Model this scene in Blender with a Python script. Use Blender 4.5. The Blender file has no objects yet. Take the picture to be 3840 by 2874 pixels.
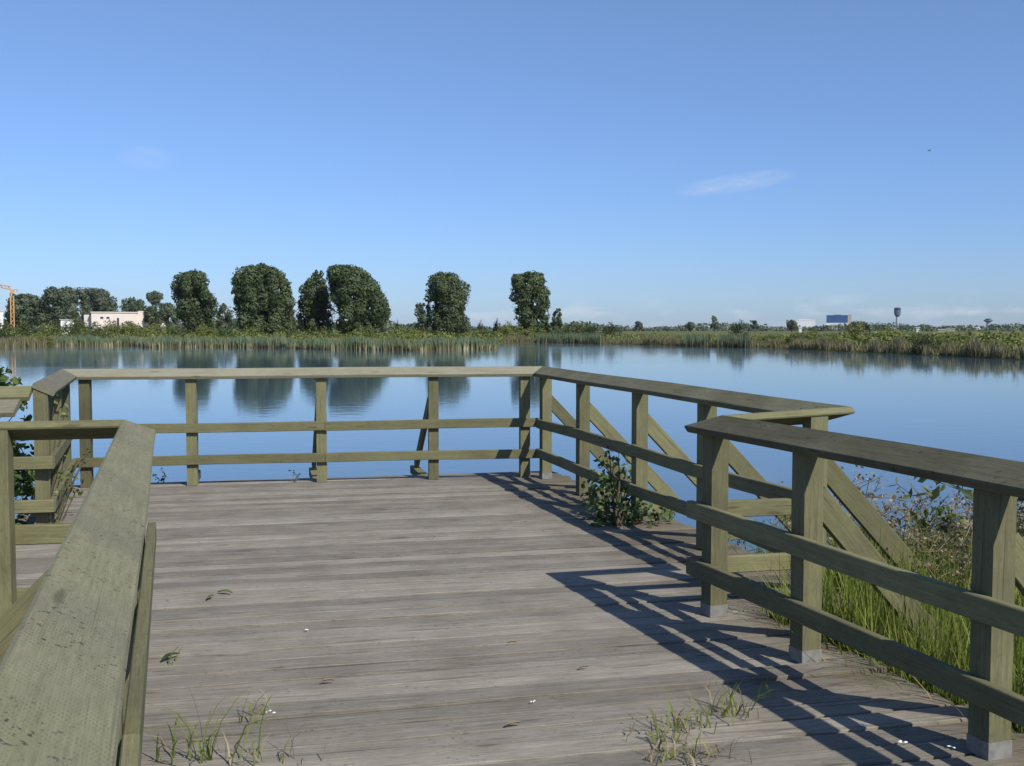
import bpy, math, random
import numpy as np
from mathutils import Vector, Matrix

random.seed(7)
RNG = np.random.default_rng(7)
S = bpy.context.scene
COL = S.collection
R = math.radians

# ------------------------------------------------------------------ camera, sky, sun, exposure
EYE = 1.5                      # eye height above the deck boards (deck top is z = 0)
WATER_Z = -0.70
FPX, CX, CY, HORIZ = 3906.0, 1920.0, 1437.0, 1236.0
PITCH = math.atan((CY - HORIZ) / FPX)
YAW = R(12.5)

cam = bpy.data.cameras.new('camera')
cam.sensor_width = 36.0
cam.lens = 36.0 * FPX / 3840.0
cam.clip_start = 0.05
cam.clip_end = 30000
camo = bpy.data.objects.new('camera', cam)
camo.location = (0, 0, EYE)
camo.rotation_euler = (math.pi / 2 - PITCH, 0, -YAW)
COL.objects.link(camo)
S.camera = camo

SUN_EL = R(42.0)
SUN_DIR = Vector((0.475, -0.88, 0)).normalized()          # horizontal direction towards the sun
SUN_AZ = math.atan2(SUN_DIR.x, SUN_DIR.y)                 # clockwise from +Y
world = bpy.data.worlds.new('World')
S.world = world
world.use_nodes = True
wt = world.node_tree
for n in list(wt.nodes):
    wt.nodes.remove(n)
wout = wt.nodes.new('ShaderNodeOutputWorld')
wbg = wt.nodes.new('ShaderNodeBackground')
wbg.inputs['Strength'].default_value = 0.138
sky = wt.nodes.new('ShaderNodeTexSky')
sky.sky_type = 'NISHITA'
sky.sun_disc = False
sky.sun_elevation = SUN_EL
sky.sun_rotation = SUN_AZ
sky.air_density = 1.0
sky.dust_density = 0.3
sky.ozone_density = 2.2
sky.altitude = 0


def wmath(op, a, b=None, c=None):
    n = wt.nodes.new('ShaderNodeMath')
    n.operation = op
    for i, v in enumerate((a, b, c)):
        if v is None:
            continue
        if isinstance(v, (int, float)):
            n.inputs[i].default_value = v
        else:
            wt.links.new(v, n.inputs[i])
    return n.outputs[0]


# thin cirrus wisps and a low bank of far cloud, given by their directions in the sky
tc = wt.nodes.new('ShaderNodeTexCoord')
sx = wt.nodes.new('ShaderNodeSeparateXYZ')
wt.links.new(tc.outputs['Generated'], sx.inputs[0])
az = wmath('ARCTAN2', sx.outputs[0], sx.outputs[1])
el = wmath('ARCSINE', sx.outputs[2])


def wisp(a0, e0, wa, we, slope, scale, seed):
    da = wmath('SUBTRACT', az, R(a0))
    de = wmath('SUBTRACT', wmath('SUBTRACT', el, R(e0)), wmath('MULTIPLY', da, slope))
    comb = wt.nodes.new('ShaderNodeCombineXYZ')
    wt.links.new(wmath('MULTIPLY', da, scale), comb.inputs[0])
    wt.links.new(wmath('MULTIPLY', de, scale * 4.0), comb.inputs[1])
    comb.inputs[2].default_value = seed
    nz = wt.nodes.new('ShaderNodeTexNoise')
    nz.inputs['Scale'].default_value = 1.0
    nz.inputs['Detail'].default_value = 5
    nz.inputs['Roughness'].default_value = 0.6
    wt.links.new(comb.outputs[0], nz.inputs['Vector'])
    d2 = wmath('ADD', wmath('POWER', wmath('ABSOLUTE', wmath('DIVIDE', da, R(wa))), 2.0),
               wmath('POWER', wmath('ABSOLUTE', wmath('DIVIDE', de, R(we))), 2.0))
    fall = wmath('MAXIMUM', wmath('SUBTRACT', 1.0, d2), 0.0)
    m = wmath('MULTIPLY', fall, wmath('MAXIMUM', wmath('SUBTRACT', nz.outputs['Fac'], 0.30), 0.0))
    return m


w1 = wisp(24.6, 7.75, 3.4, 0.55, 0.12, 30.0, 3.1)
w2 = wisp(-6.6, 8.7, 1.6, 0.7, 0.0, 22.0, 7.7)
# low cloud bank all round the horizon
cb = wt.nodes.new('ShaderNodeCombineXYZ')
wt.links.new(wmath('MULTIPLY', az, 24.0), cb.inputs[0])
wt.links.new(wmath('MULTIPLY', el, 75.0), cb.inputs[1])
cb.inputs[2].default_value = 1.7
nb = wt.nodes.new('ShaderNodeTexNoise')
nb.inputs['Scale'].default_value = 1.0
nb.inputs['Detail'].default_value = 6
wt.links.new(cb.outputs[0], nb.inputs['Vector'])
band = wmath('MAXIMUM', wmath('SUBTRACT', 1.0, wmath('DIVIDE', wmath('ABSOLUTE', wmath('SUBTRACT', el, R(0.9))), R(1.1))), 0.0)
w3 = wmath('MULTIPLY', band, wmath('MAXIMUM', wmath('SUBTRACT', nb.outputs['Fac'], 0.50), 0.0))
cloud = wmath('MINIMUM', wmath('ADD', wmath('ADD', wmath('MULTIPLY', w1, 1.0), wmath('MULTIPLY', w2, 0.5)), wmath('MULTIPLY', w3, 2.4)), 0.55)
mixc = wt.nodes.new('ShaderNodeMix')
mixc.data_type = 'RGBA'
wt.links.new(cloud, mixc.inputs['Factor'])
# clear northern summer air: the low sky stays pale blue
tintr = wt.nodes.new('ShaderNodeValToRGB')
tintr.color_ramp.elements[0].position = 0.0
tintr.color_ramp.elements[0].color = (0.405, 0.565, 0.95, 1)
tintr.color_ramp.elements[1].position = 0.30
tintr.color_ramp.elements[1].color = (0.72, 0.815, 1.0, 1)
wt.links.new(wmath('MAXIMUM', el, 0.0), tintr.inputs[0])
tm = wt.nodes.new('ShaderNodeMix')
tm.data_type = 'RGBA'
tm.blend_type = 'MULTIPLY'
tm.inputs['Factor'].default_value = 1.0
wt.links.new(sky.outputs['Color'], tm.inputs[6])
wt.links.new(tintr.outputs[0], tm.inputs[7])
wt.links.new(tm.outputs[2], mixc.inputs[6])
mixc.inputs[7].default_value = (5.2, 5.7, 6.4, 1)
wt.links.new(mixc.outputs[2], wbg.inputs['Color'])
wt.links.new(wbg.outputs[0], wout.inputs['Surface'])

sun = bpy.data.lights.new('sun', 'SUN')
sun.energy = 5.0
sun.angle = R(0.53)
sun.color = (1.0, 0.95, 0.86)
suno = bpy.data.objects.new('sun', sun)
to_sun = Vector((SUN_DIR.x * math.cos(SUN_EL), SUN_DIR.y * math.cos(SUN_EL), math.sin(SUN_EL)))
suno.rotation_euler = to_sun.to_track_quat('Z', 'Y').to_euler()
suno.location = (6, -12, 20)
COL.objects.link(suno)

S.view_settings.view_transform = 'Standard'
S.view_settings.look = 'None'
S.view_settings.exposure = 0.0
S.view_settings.gamma = 1.0
S.view_settings.use_curve_mapping = False


# ------------------------------------------------------------------ pixel helpers (a pixel is only a direction)
def ray(x, y):
    u, v = (x - CX) / FPX, (CY - y) / FPX
    cp, sp = math.cos(PITCH), math.sin(PITCH)
    dx, dy, dz = u, cp + v * sp, -sp + v * cp
    c, s = math.cos(YAW), math.sin(YAW)
    return (dx * c + dy * s, -dx * s + dy * c, dz)


def at_z(x, y, z):
    d = ray(x, y)
    t = (z - EYE) / d[2]
    return (d[0] * t, d[1] * t, z)


def at_d(x, dist, y=HORIZ):
    """point in the direction of column x at horizontal range dist from the eye; z from row y"""
    d = ray(x, y)
    t = dist / math.hypot(d[0], d[1])
    return (d[0] * t, d[1] * t, EYE + d[2] * t)


# ------------------------------------------------------------------ materials
def new_mat(name):
    m = bpy.data.materials.new(name)
    m.use_nodes = True
    nt = m.node_tree
    b = nt.nodes['Principled BSDF']
    return m, nt, b


class NT:
    def __init__(s, nt):
        s.nt = nt

    def n(s, t, **kw):
        o = s.nt.nodes.new(t)
        for k, v in kw.items():
            setattr(o, k, v)
        return o

    def l(s, a, b):
        s.nt.links.new(a, b)

    def math(s, op, a, b=None, c=None, clamp=False):
        o = s.n('ShaderNodeMath', operation=op)
        o.use_clamp = clamp
        for i, v in enumerate((a, b, c)):
            if v is None:
                continue
            if isinstance(v, (int, float)):
                o.inputs[i].default_value = v
            else:
                s.l(v, o.inputs[i])
        return o.outputs[0]

    def ramp(s, fac, stops):
        o = s.n('ShaderNodeValToRGB')
        e = o.color_ramp.elements
        while len(e) < len(stops):
            e.new(0.5)
        for i, (p, c) in enumerate(stops):
            e[i].position = p
            e[i].color = (*c, 1) if len(c) == 3 else c
        s.l(fac, o.inputs[0])
        return o.outputs[0]

    def noise(s, vec, scale, detail=4, rough=0.55, dist=0.0):
        o = s.n('ShaderNodeTexNoise')
        o.inputs['Scale'].default_value = scale
        o.inputs['Detail'].default_value = detail
        o.inputs['Roughness'].default_value = rough
        o.inputs['Distortion'].default_value = dist
        s.l(vec, o.inputs['Vector'])
        return o.outputs['Fac']

    def mapping(s, vec, scale):
        o = s.n('ShaderNodeMapping')
        o.inputs['Scale'].default_value = scale
        s.l(vec, o.inputs['Vector'])
        return o.outputs[0]

    def mix(s, fac, a, b, blend='MIX'):
        o = s.n('ShaderNodeMix', data_type='RGBA', blend_type=blend)
        if isinstance(fac, (int, float)):
            o.inputs['Factor'].default_value = fac
        else:
            s.l(fac, o.inputs['Factor'])
        for i, v in ((6, a), (7, b)):
            if isinstance(v, tuple):
                o.inputs[i].default_value = (*v, 1) if len(v) == 3 else v
            else:
                s.l(v, o.inputs[i])
        return o.outputs[2]

    def bump(s, h, strength, dist, normal=None):
        o = s.n('ShaderNodeBump')
        o.inputs['Strength'].default_value = strength
        o.inputs['Distance'].default_value = dist
        s.l(h, o.inputs['Height'])
        if normal is not None:
            s.l(normal, o.inputs['Normal'])
        return o.outputs[0]


def wood_mat(name, c_lo, c_mid, c_hi, blotch, blotch_amt, spots=0.0, incise=False, grain=1.0, per_board=0.24, rough=0.85, dirt=False, spot_scale=42):
    """weathered lumber; UV is metres along / across the board, attribute 'board' is one number per board"""
    m, nt, b = new_mat(name)
    t = NT(nt)
    uv = t.n('ShaderNodeUVMap').outputs[0]
    geo = t.n('ShaderNodeNewGeometry')
    pos = geo.outputs['Position']
    at = t.n('ShaderNodeAttribute', attribute_name='board')
    bid = at.outputs['Fac']
    sep = t.n('ShaderNodeSeparateXYZ')
    t.l(uv, sep.inputs[0])
    off = t.n('ShaderNodeCombineXYZ')
    t.l(sep.outputs[0], off.inputs[0])
    t.l(sep.outputs[1], off.inputs[1])
    t.l(t.math('MULTIPLY', bid, 37.0), off.inputs[2])
    v = off.outputs[0]
    g1 = t.noise(t.mapping(v, (2.6, 60, 1)), 1.0, 6, 0.7, 0.6)
    g2 = t.noise(t.mapping(v, (5.0, 220, 1)), 1.0, 3, 0.6)
    gr = t.math('ADD', t.math('MULTIPLY', g1, 0.65), t.math('MULTIPLY', g2, 0.35))
    col = t.ramp(gr, [(0.28, c_lo), (0.5, c_mid), (0.74, c_hi)])
    bl = t.noise(pos, 3.1, 5, 0.6)
    blm = t.ramp(bl, [(0.42, (0, 0, 0)), (0.66, (1, 1, 1))])
    col = t.mix(t.math('MULTIPLY', blm, blotch_amt), col, blotch)
    if dirt:
        # leaf mould and dirt gathered along the right-hand edge
        sp_ = t.n('ShaderNodeSeparateXYZ')
        t.l(pos, sp_.inputs[0])
        edge = t.math('ADD', sp_.outputs[0], t.math('MULTIPLY', sp_.outputs[1], 0.068))
        em = t.ramp(t.math('ADD', t.math('MULTIPLY', t.math('SUBTRACT', edge, 2.2), 0.55), t.math('SUBTRACT', t.noise(pos, 2.2, 5, 0.65), 0.5)), [(0.12, (0, 0, 0)), (0.5, (1, 1, 1))])
        st = t.ramp(t.noise(t.mapping(v, (2.2, 24, 1)), 1.0, 4, 0.6, 0.5), [(0.57, (0, 0, 0)), (0.72, (1, 1, 1))])
        col = t.mix(t.math('MULTIPLY', st, 0.6), col, (0.055, 0.048, 0.038))
        col = t.mix(t.math('MULTIPLY', em, 0.72), col, (0.12, 0.098, 0.062))
    # every board weathers a little differently
    tone = t.math('ADD', 1.0 - per_board, t.math('MULTIPLY', bid, 2 * per_board))
    tn = t.n('ShaderNodeVectorMath', operation='SCALE')
    t.l(col, tn.inputs[0])
    t.l(tone, tn.inputs['Scale'])
    col = tn.outputs[0]
    # cracks along the grain
    cr = t.noise(t.mapping(v, (0.9, 90, 1)), 1.0, 2, 0.5, 0.8)
    crm = t.ramp(cr, [(0.27, (1, 1, 1)), (0.34, (0, 0, 0))])
    col = t.mix(t.math('MULTIPLY', crm, 0.5 * grain), col, (0.03, 0.028, 0.02))
    kn = t.n('ShaderNodeTexVoronoi')
    kn.inputs['Scale'].default_value = 1.0
    t.l(t.mapping(v, (1.7, 9, 1)), kn.inputs['Vector'])
    knm = t.ramp(kn.outputs['Distance'], [(0.05, (1, 1, 1)), (0.11, (0, 0, 0))])
    col = t.mix(t.math('MULTIPLY', knm, 0.55), col, (0.045, 0.036, 0.022))
    h = gr
    if spots > 0:
        sp = t.noise(pos, spot_scale, 3, 0.6)
        spm = t.ramp(sp, [(0.60, (0, 0, 0)), (0.67, (1, 1, 1))])
        spw = t.noise(pos, 4.0, 2, 0.5)
        spm = t.math('MULTIPLY', spm, t.math('MULTIPLY', t.ramp(spw, [(0.45, (0, 0, 0)), (0.62, (1, 1, 1))]), spots))
        col = t.mix(spm, col, (0.028, 0.034, 0.03))
    if incise:
        # staggered slits of the preservative treatment
        row = t.math('DIVIDE', t.math('ADD', sep.outputs[1], t.math('MULTIPLY', t.noise(pos, 9.0, 2, 0.5), 0.01)), 0.0047)
        rowi = t.math('FLOOR', row)
        fv = t.math('FRACT', row)
        fu = t.math('FRACT', t.math('ADD', t.math('DIVIDE', sep.outputs[0], 0.0145), t.math('MULTIPLY', rowi, 0.37)))
        slit = t.math('MULTIPLY', t.math('LESS_THAN', fu, 0.38), t.math('MULTIPLY', t.math('GREATER_THAN', fv, 0.32), t.math('LESS_THAN', fv, 0.68)))
        sw = t.ramp(t.noise(pos, 14.0, 4, 0.65), [(0.4, (0.05, 0.05, 0.05)), (0.62, (1, 1, 1))])
        slit = t.math('MULTIPLY', slit, sw)
        col = t.mix(t.math('MULTIPLY', slit, 0.5), col, (0.05, 0.055, 0.03))
        h = t.math('SUBTRACT', h, t.math('MULTIPLY', slit, 0.8))
    t.l(col, b.inputs['Base Color'])
    fine = t.noise(t.mapping(v, (22, 130, 1)), 1.0, 4, 0.75)
    fs = t.n('ShaderNodeVectorMath', operation='SCALE')
    t.l(col, fs.inputs[0])
    t.l(t.math('ADD', 0.62, t.math('MULTIPLY', fine, 0.76)), fs.inputs['Scale'])
    t.l(fs.outputs[0], b.inputs['Base Color'])
    b.inputs['Roughness'].default_value = rough
    b.inputs['Specular IOR Level'].default_value = 0.25
    t.l(t.bump(h, 0.55 * grain, 0.004), b.inputs['Normal'])
    return m


M = {}
M['post'] = wood_mat('green_treated_lumber', (0.078, 0.076, 0.038), (0.150, 0.145, 0.074), (0.195, 0.187, 0.102), (0.092, 0.085, 0.052), 0.55, spots=0.25)
M['rail'] = wood_mat('green_treated_rail', (0.09, 0.087, 0.043), (0.172, 0.165, 0.082), (0.22, 0.21, 0.112), (0.112, 0.102, 0.06), 0.55, spots=0.25)
M['cap_grey'] = wood_mat('greyed_cap_board', (0.125, 0.115, 0.072), (0.195, 0.182, 0.122), (0.25, 0.236, 0.168), (0.25, 0.235, 0.18), 0.45, spots=0.35)
M['cap_brown'] = wood_mat('lichen_brown_cap_board', (0.052, 0.048, 0.027), (0.105, 0.098, 0.056), (0.16, 0.15, 0.09), (0.165, 0.156, 0.10), 0.6, spots=0.9)
M['cap_near'] = wood_mat('incised_green_cap_board', (0.165, 0.158, 0.085), (0.232, 0.224, 0.13), (0.275, 0.265, 0.168), (0.165, 0.158, 0.112), 0.6, spots=1.0, incise=True, grain=0.55, spot_scale=85)
M['plank'] = wood_mat('grey_deck_plank', (0.118, 0.104, 0.081), (0.245, 0.219, 0.177), (0.332, 0.301, 0.25), (0.14, 0.122, 0.09), 0.45, spots=0.45, per_board=0.2, grain=1.25, dirt=True)
M['joist'] = wood_mat('dark_joist_lumber', (0.05, 0.045, 0.03), (0.09, 0.08, 0.055), (0.13, 0.115, 0.08), (0.07, 0.065, 0.045), 0.4)


def simple_mat(name, col, rough=0.7, metal=0.0, nscale=0, var=0.25, spec=0.3):
    m, nt, b = new_mat(name)
    t = NT(nt)
    b.inputs['Roughness'].default_value = rough
    b.inputs['Metallic'].default_value = metal
    b.inputs['Specular IOR Level'].default_value = spec
    if nscale:
        pos = t.n('ShaderNodeNewGeometry').outputs['Position']
        f = t.noise(pos, nscale, 4, 0.6)
        lo = tuple(c * (1 - var) for c in col)
        hi = tuple(min(1, c * (1 + var)) for c in col)
        t.l(t.ramp(f, [(0.3, lo), (0.7, hi)]), b.inputs['Base Color'])
    else:
        b.inputs['Base Color'].default_value = (*col, 1)
    return m


M['galv'] = simple_mat('galvanised_steel', (0.19, 0.19, 0.178), 0.6, 0.0, 30, 0.25)
M['white'] = simple_mat('bird_white', (0.75, 0.75, 0.72), 0.8)
M['bark'] = simple_mat('bark', (0.075, 0.062, 0.045), 0.9, 0, 3, 0.3)
M['stem'] = simple_mat('dry_stem', (0.20, 0.155, 0.085), 0.9)
M['greenstem'] = simple_mat('green_stem', (0.07, 0.10, 0.03), 0.8)


def leaf_mat(name, dark, light, trans=0.35, nscale=0.6, rough=0.6, spec=0.3):
    """foliage; attribute 'var' is one random number per leaf"""
    m, nt, b = new_mat(name)
    t = NT(nt)
    at = t.n('ShaderNodeAttribute', attribute_name='var').outputs['Fac']
    pos = t.n('ShaderNodeNewGeometry').outputs['Position']
    f = t.math('ADD', t.math('MULTIPLY', at, 0.55), t.math('MULTIPLY', t.noise(pos, nscale, 3, 0.5), 0.45))
    col = t.ramp(f, [(0.2, dark), (0.8, light)])
    b.inputs['Roughness'].default_value = rough
    b.inputs['Specular IOR Level'].default_value = spec
    t.l(col, b.inputs['Base Color'])
    tr = t.n('ShaderNodeBsdfTranslucent')
    tc2 = t.mix(0.5, col, (0.12, 0.16, 0.02))
    t.l(tc2, tr.inputs['Color'])
    ms = t.n('ShaderNodeMixShader')
    ms.inputs[0].default_value = trans
    t.l(b.outputs[0], ms.inputs[1])
    t.l(tr.outputs[0], ms.inputs[2])
    t.l(ms.outputs[0], nt.nodes['Material Output'].inputs['Surface'])
    return m


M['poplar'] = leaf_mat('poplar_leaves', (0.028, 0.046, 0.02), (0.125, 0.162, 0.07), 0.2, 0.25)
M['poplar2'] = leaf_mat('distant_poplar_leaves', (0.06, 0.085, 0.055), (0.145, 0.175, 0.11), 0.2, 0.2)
M['bush'] = leaf_mat('bush_leaves', (0.045, 0.068, 0.022), (0.14, 0.165, 0.055), 0.25, 0.5)
M['bush_y'] = leaf_mat('yellow_green_bush_leaves', (0.085, 0.11, 0.026), (0.22, 0.24, 0.066), 0.25, 0.5)
M['bush_d'] = leaf_mat('dark_bush_leaves', (0.022, 0.036, 0.016), (0.055, 0.072, 0.03), 0.2, 0.5)
M['shrub'] = leaf_mat('shrub_leaves', (0.028, 0.062, 0.02), (0.16, 0.225, 0.06), 0.35, 8, 0.5, 0.35)
M['vine'] = leaf_mat('vine_leaves', (0.05, 0.08, 0.02), (0.16, 0.19, 0.05), 0.35, 8, 0.45, 0.4)
M['grass'] = leaf_mat('bank_grass', (0.11, 0.16, 0.026), (0.36, 0.41, 0.09), 0.5, 3)
M['straw'] = leaf_mat('dry_grass', (0.22, 0.17, 0.09), (0.42, 0.34, 0.2), 0.3, 5)
M['seed'] = leaf_mat('dry_seed_heads', (0.15, 0.12, 0.075), (0.40, 0.33, 0.225), 0.3, 5)
M['under'] = leaf_mat('mixed_undergrowth', (0.07, 0.105, 0.03), (0.26, 0.285, 0.10), 0.35, 6)
M['meadow'] = leaf_mat('meadow_grass', (0.10, 0.12, 0.038), (0.26, 0.26, 0.10), 0.25, 0.06)
M['reed'] = leaf_mat('brown_bank_reeds', (0.095, 0.095, 0.04), (0.28, 0.245, 0.14), 0.25, 0.25)


def cattail_mat():
    m, nt, b = new_mat('cattail_leaves')
    t = NT(nt)
    at = t.n('ShaderNodeAttribute', attribute_name='var').outputs['Fac']
    pos = t.n('ShaderNodeNewGeometry').outputs['Position']
    sep = t.n('ShaderNodeSeparateXYZ')
    t.l(pos, sep.inputs[0])
    green = t.ramp(at, [(0.0, (0.075, 0.11, 0.055)), (1.0, (0.17, 0.205, 0.105))])
    straw = t.ramp(at, [(0.0, (0.10, 0.085, 0.03)), (0.45, (0.20, 0.18, 0.08)), (1.0, (0.42, 0.37, 0.22))])
    h = t.math('ADD', sep.outputs[2], t.math('MULTIPLY', t.noise(t.mapping(pos, (1, 1, 0)), 0.5, 3), 1.0))
    f = t.ramp(h, [(0.0, (0, 0, 0)), (0.42, (1, 1, 1))])
    col = t.mix(f, straw, green)
    t.l(col, b.inputs['Base Color'])
    b.inputs['Roughness'].default_value = 0.7
    return m


M['cattail'] = cattail_mat()


def ground_mat():
    m, nt, b = new_mat('marsh_ground')
    t = NT(nt)
    pos = t.n('ShaderNodeNewGeometry').outputs['Position']
    f1 = t.noise(pos, 0.02, 5, 0.6)
    f2 = t.noise(pos, 0.6, 5, 0.65)
    col = t.ramp(t.math('ADD', t.math('MULTIPLY', f1, 0.6), t.math('MULTIPLY', f2, 0.4)),
                 [(0.3, (0.05, 0.065, 0.02)), (0.48, (0.10, 0.115, 0.035)), (0.6, (0.17, 0.155, 0.07)), (0.75, (0.10, 0.105, 0.045))])
    t.l(col, b.inputs['Base Color'])
    b.inputs['Roughness'].default_value = 0.95
    b.inputs['Specular IOR Level'].default_value = 0.1
    t.l(t.bump(f2, 0.6, 0.15), b.inputs['Normal'])
    return m


M['ground'] = ground_mat()


def water_mat():
    m, nt, b = new_mat('pond_water')
    t = NT(nt)
    pos = t.n('ShaderNodeNewGeometry').outputs['Position']
    b.inputs['Base Color'].default_value = (0.06, 0.105, 0.135, 1)
    b.inputs['IOR'].default_value = 1.33
    b.inputs['Specular IOR Level'].default_value = 0.5
    # calm water with faint cat's-paws
    paw = t.noise(t.mapping(pos, (0.012, 0.06, 1)), 1.0, 5, 0.6, 0.4)
    sepw = t.n('ShaderNodeSeparateXYZ')
    t.l(pos, sepw.inputs[0])
    out = t.ramp(t.math('MULTIPLY', t.math('ADD', sepw.outputs[1], t.math('MULTIPLY', t.noise(pos, 0.03, 2), 25.0)), 0.005), [(0.22, (0, 0, 0)), (0.5, (1, 1, 1))])
    rg = t.math('ADD', 0.03, t.math('ADD', t.math('MULTIPLY', t.ramp(paw, [(0.48, (0, 0, 0)), (0.66, (1, 1, 1))]), 0.035), t.math('MULTIPLY', out, 0.03)))
    t.l(rg, b.inputs['Roughness'])
    r1 = t.noise(t.mapping(pos, (1.2, 2.6, 1)), 1.0, 3, 0.5, 0.3)
    r2 = t.noise(t.mapping(pos, (6.0, 10.0, 1)), 1.0, 2, 0.5)
    h = t.math('ADD', t.math('MULTIPLY', r1, 0.8), t.math('MULTIPLY', r2, 0.12))
    t.l(t.bump(h, 0.055, 0.05), b.inputs['Normal'])
    return m


M['water'] = water_mat()


# ------------------------------------------------------------------ object helpers
def empty(name, loc, label, cat, group=None):
    o = bpy.data.objects.new(name, None)
    o.empty_display_size = 0.2
    o.location = loc
    COL.objects.link(o)
    o['label'] = label
    o['category'] = cat
    if group:
        o['group'] = group
    return o


def tag(o, label=None, cat=None, group=None, kind=None):
    if label:
        o['label'] = label
    if cat:
        o['category'] = cat
    if group:
        o['group'] = group
    if kind:
        o['kind'] = kind
    return o


def root_loc(o):
    v = Vector((0, 0, 0))
    while o is not None:
        v += o.location
        o = o.parent
    return v


def mesh_obj(name, me, parent=None, loc=(0, 0, 0)):
    o = bpy.data.objects.new(name, me)
    o.location = loc
    COL.objects.link(o)
    if parent is not None:
        o.parent = parent
    return o


class MB:
    """mesh builder in world coordinates"""

    def __init__(s):
        s.v, s.f, s.uv, s.bid, s.cur = [], [], [], [], 0.5

    def board(s, pts, side, up, w, t, ch=0.004, uoff=None, ends=True):
        """sweep a w (along side) x t (along up) section with small chamfers through pts"""
        if uoff is None:
            uoff = random.random() * 20
        side, up = Vector(side).normalized(), Vector(up).normalized()
        a, c = w / 2, t / 2
        sec = [(-a + ch, -c), (a - ch, -c), (a, -c + ch), (a, c - ch), (a - ch, c), (-a + ch, c), (-a, c - ch), (-a, -c + ch)]
        per = [0]
        for i in range(8):
            x0, y0 = sec[i]
            x1, y1 = sec[(i + 1) % 8]
            per.append(per[-1] + math.hypot(x1 - x0, y1 - y0))
        base = len(s.v)
        ul = 0.0
        us = []
        for i, p in enumerate(pts):
            p = Vector(p)
            if i:
                ul += (p - Vector(pts[i - 1])).length
            us.append(ul + uoff)
            for x, y in sec:
                s.v.append(tuple(p + side * x + up * y))
        for i in range(len(pts) - 1):
            for k in range(8):
                k2 = (k + 1) % 8
                s.f.append((base + i * 8 + k, base + i * 8 + k2, base + (i + 1) * 8 + k2, base + (i + 1) * 8 + k))
                s.uv.append(((us[i], per[k]), (us[i], per[k + 1]), (us[i + 1], per[k + 1]), (us[i + 1], per[k])))
        if ends:
            n = len(pts) - 1
            s.f.append(tuple(base + k for k in reversed(range(8))))
            s.uv.append(tuple((sec[k][0] * 0.05 + uoff, sec[k][1] + 0.3) for k in reversed(range(8))))
            s.f.append(tuple(base + n * 8 + k for k in range(8)))
            s.uv.append(tuple((sec[k][0] * 0.05 + uoff, sec[k][1] + 0.3) for k in range(8)))

    def hexa(s, p, uvscale=1.0):
        """8 corners: bottom 0-3 (ccw), top 4-7"""
        base = len(s.v)
        s.v += [tuple(q) for q in p]
        uo = random.random() * 20
        for f in ((0, 3, 2, 1), (4, 5, 6, 7), (0, 1, 5, 4), (1, 2, 6, 5), (2, 3, 7, 6), (3, 0, 4, 7)):
            s.f.append(tuple(base + i for i in f))
            P = [Vector(p[i]) for i in f]
            e = [(P[1] - P[0]).length, (P[2] - P[1]).length]
            if e[0] >= e[1]:
                s.uv.append(((uo, 0), (uo + e[0], 0), (uo + e[0], e[1]), (uo, e[1])))
            else:
                s.uv.append(((uo, 0), (uo, e[0]), (uo + e[1], e[0]), (uo + e[1], 0)))

    def box(s, c, size):
        x, y, z = c
        a, b, h = size[0] / 2, size[1] / 2, size[2] / 2
        s.hexa([(x - a, y - b, z - h), (x + a, y - b, z - h), (x + a, y + b, z - h), (x - a, y + b, z - h),
                (x - a, y - b, z + h), (x + a, y - b, z + h), (x + a, y + b, z + h), (x - a, y + b, z + h)])

    def tube(s, pts, radii, n=6, caps=True):
        base = len(s.v)
        prev = None
        for i, p in enumerate(pts):
            p = Vector(p)
            d = (Vector(pts[min(i + 1, len(pts) - 1)]) - Vector(pts[max(i - 1, 0)])).normalized()
            ref = Vector((0, 0, 1)) if abs(d.z) < 0.9 else Vector((1, 0, 0))
            a = d.cross(ref).normalized()
            b = d.cross(a)
            for k in range(n):
                th = 2 * math.pi * k / n
                s.v.append(tuple(p + (a * math.cos(th) + b * math.sin(th)) * radii[i]))
        for i in range(len(pts) - 1):
            for k in range(n):
                k2 = (k + 1) % n
                s.f.append((base + i * n + k, base + (i + 1) * n + k, base + (i + 1) * n + k2, base + i * n + k2))
                s.uv.append(((0, 0), (1, 0), (1, 1), (0, 1)))
        if caps:
            s.f.append(tuple(base + k for k in range(n)))
            s.uv.append(tuple((0, 0) for k in range(n)))
            s.f.append(tuple(base + (len(pts) - 1) * n + k for k in reversed(range(n))))
            s.uv.append(tuple((0, 0) for k in range(n)))

    def build(s, name, mat, parent=None, origin=None):
        off = root_loc(parent) if parent is not None else Vector(origin or (0, 0, 0))
        me = bpy.data.meshes.new(name)
        me.from_pydata([(v[0] - off.x, v[1] - off.y, v[2] - off.z) for v in s.v], [], s.f)
        uvl = me.uv_layers.new(name='UVMap')
        flat = []
        for u in s.uv:
            for q in u:
                flat += [q[0], q[1]]
        uvl.data.foreach_set('uv', flat)
        at = me.attributes.new('board', 'FLOAT', 'FACE')
        val = random.random()
        at.data.foreach_set('value', [val] * len(s.f))
        me.materials.append(mat)
        me.update()
        return mesh_obj(name, me, parent, (0, 0, 0) if parent is not None else tuple(off))


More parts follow.
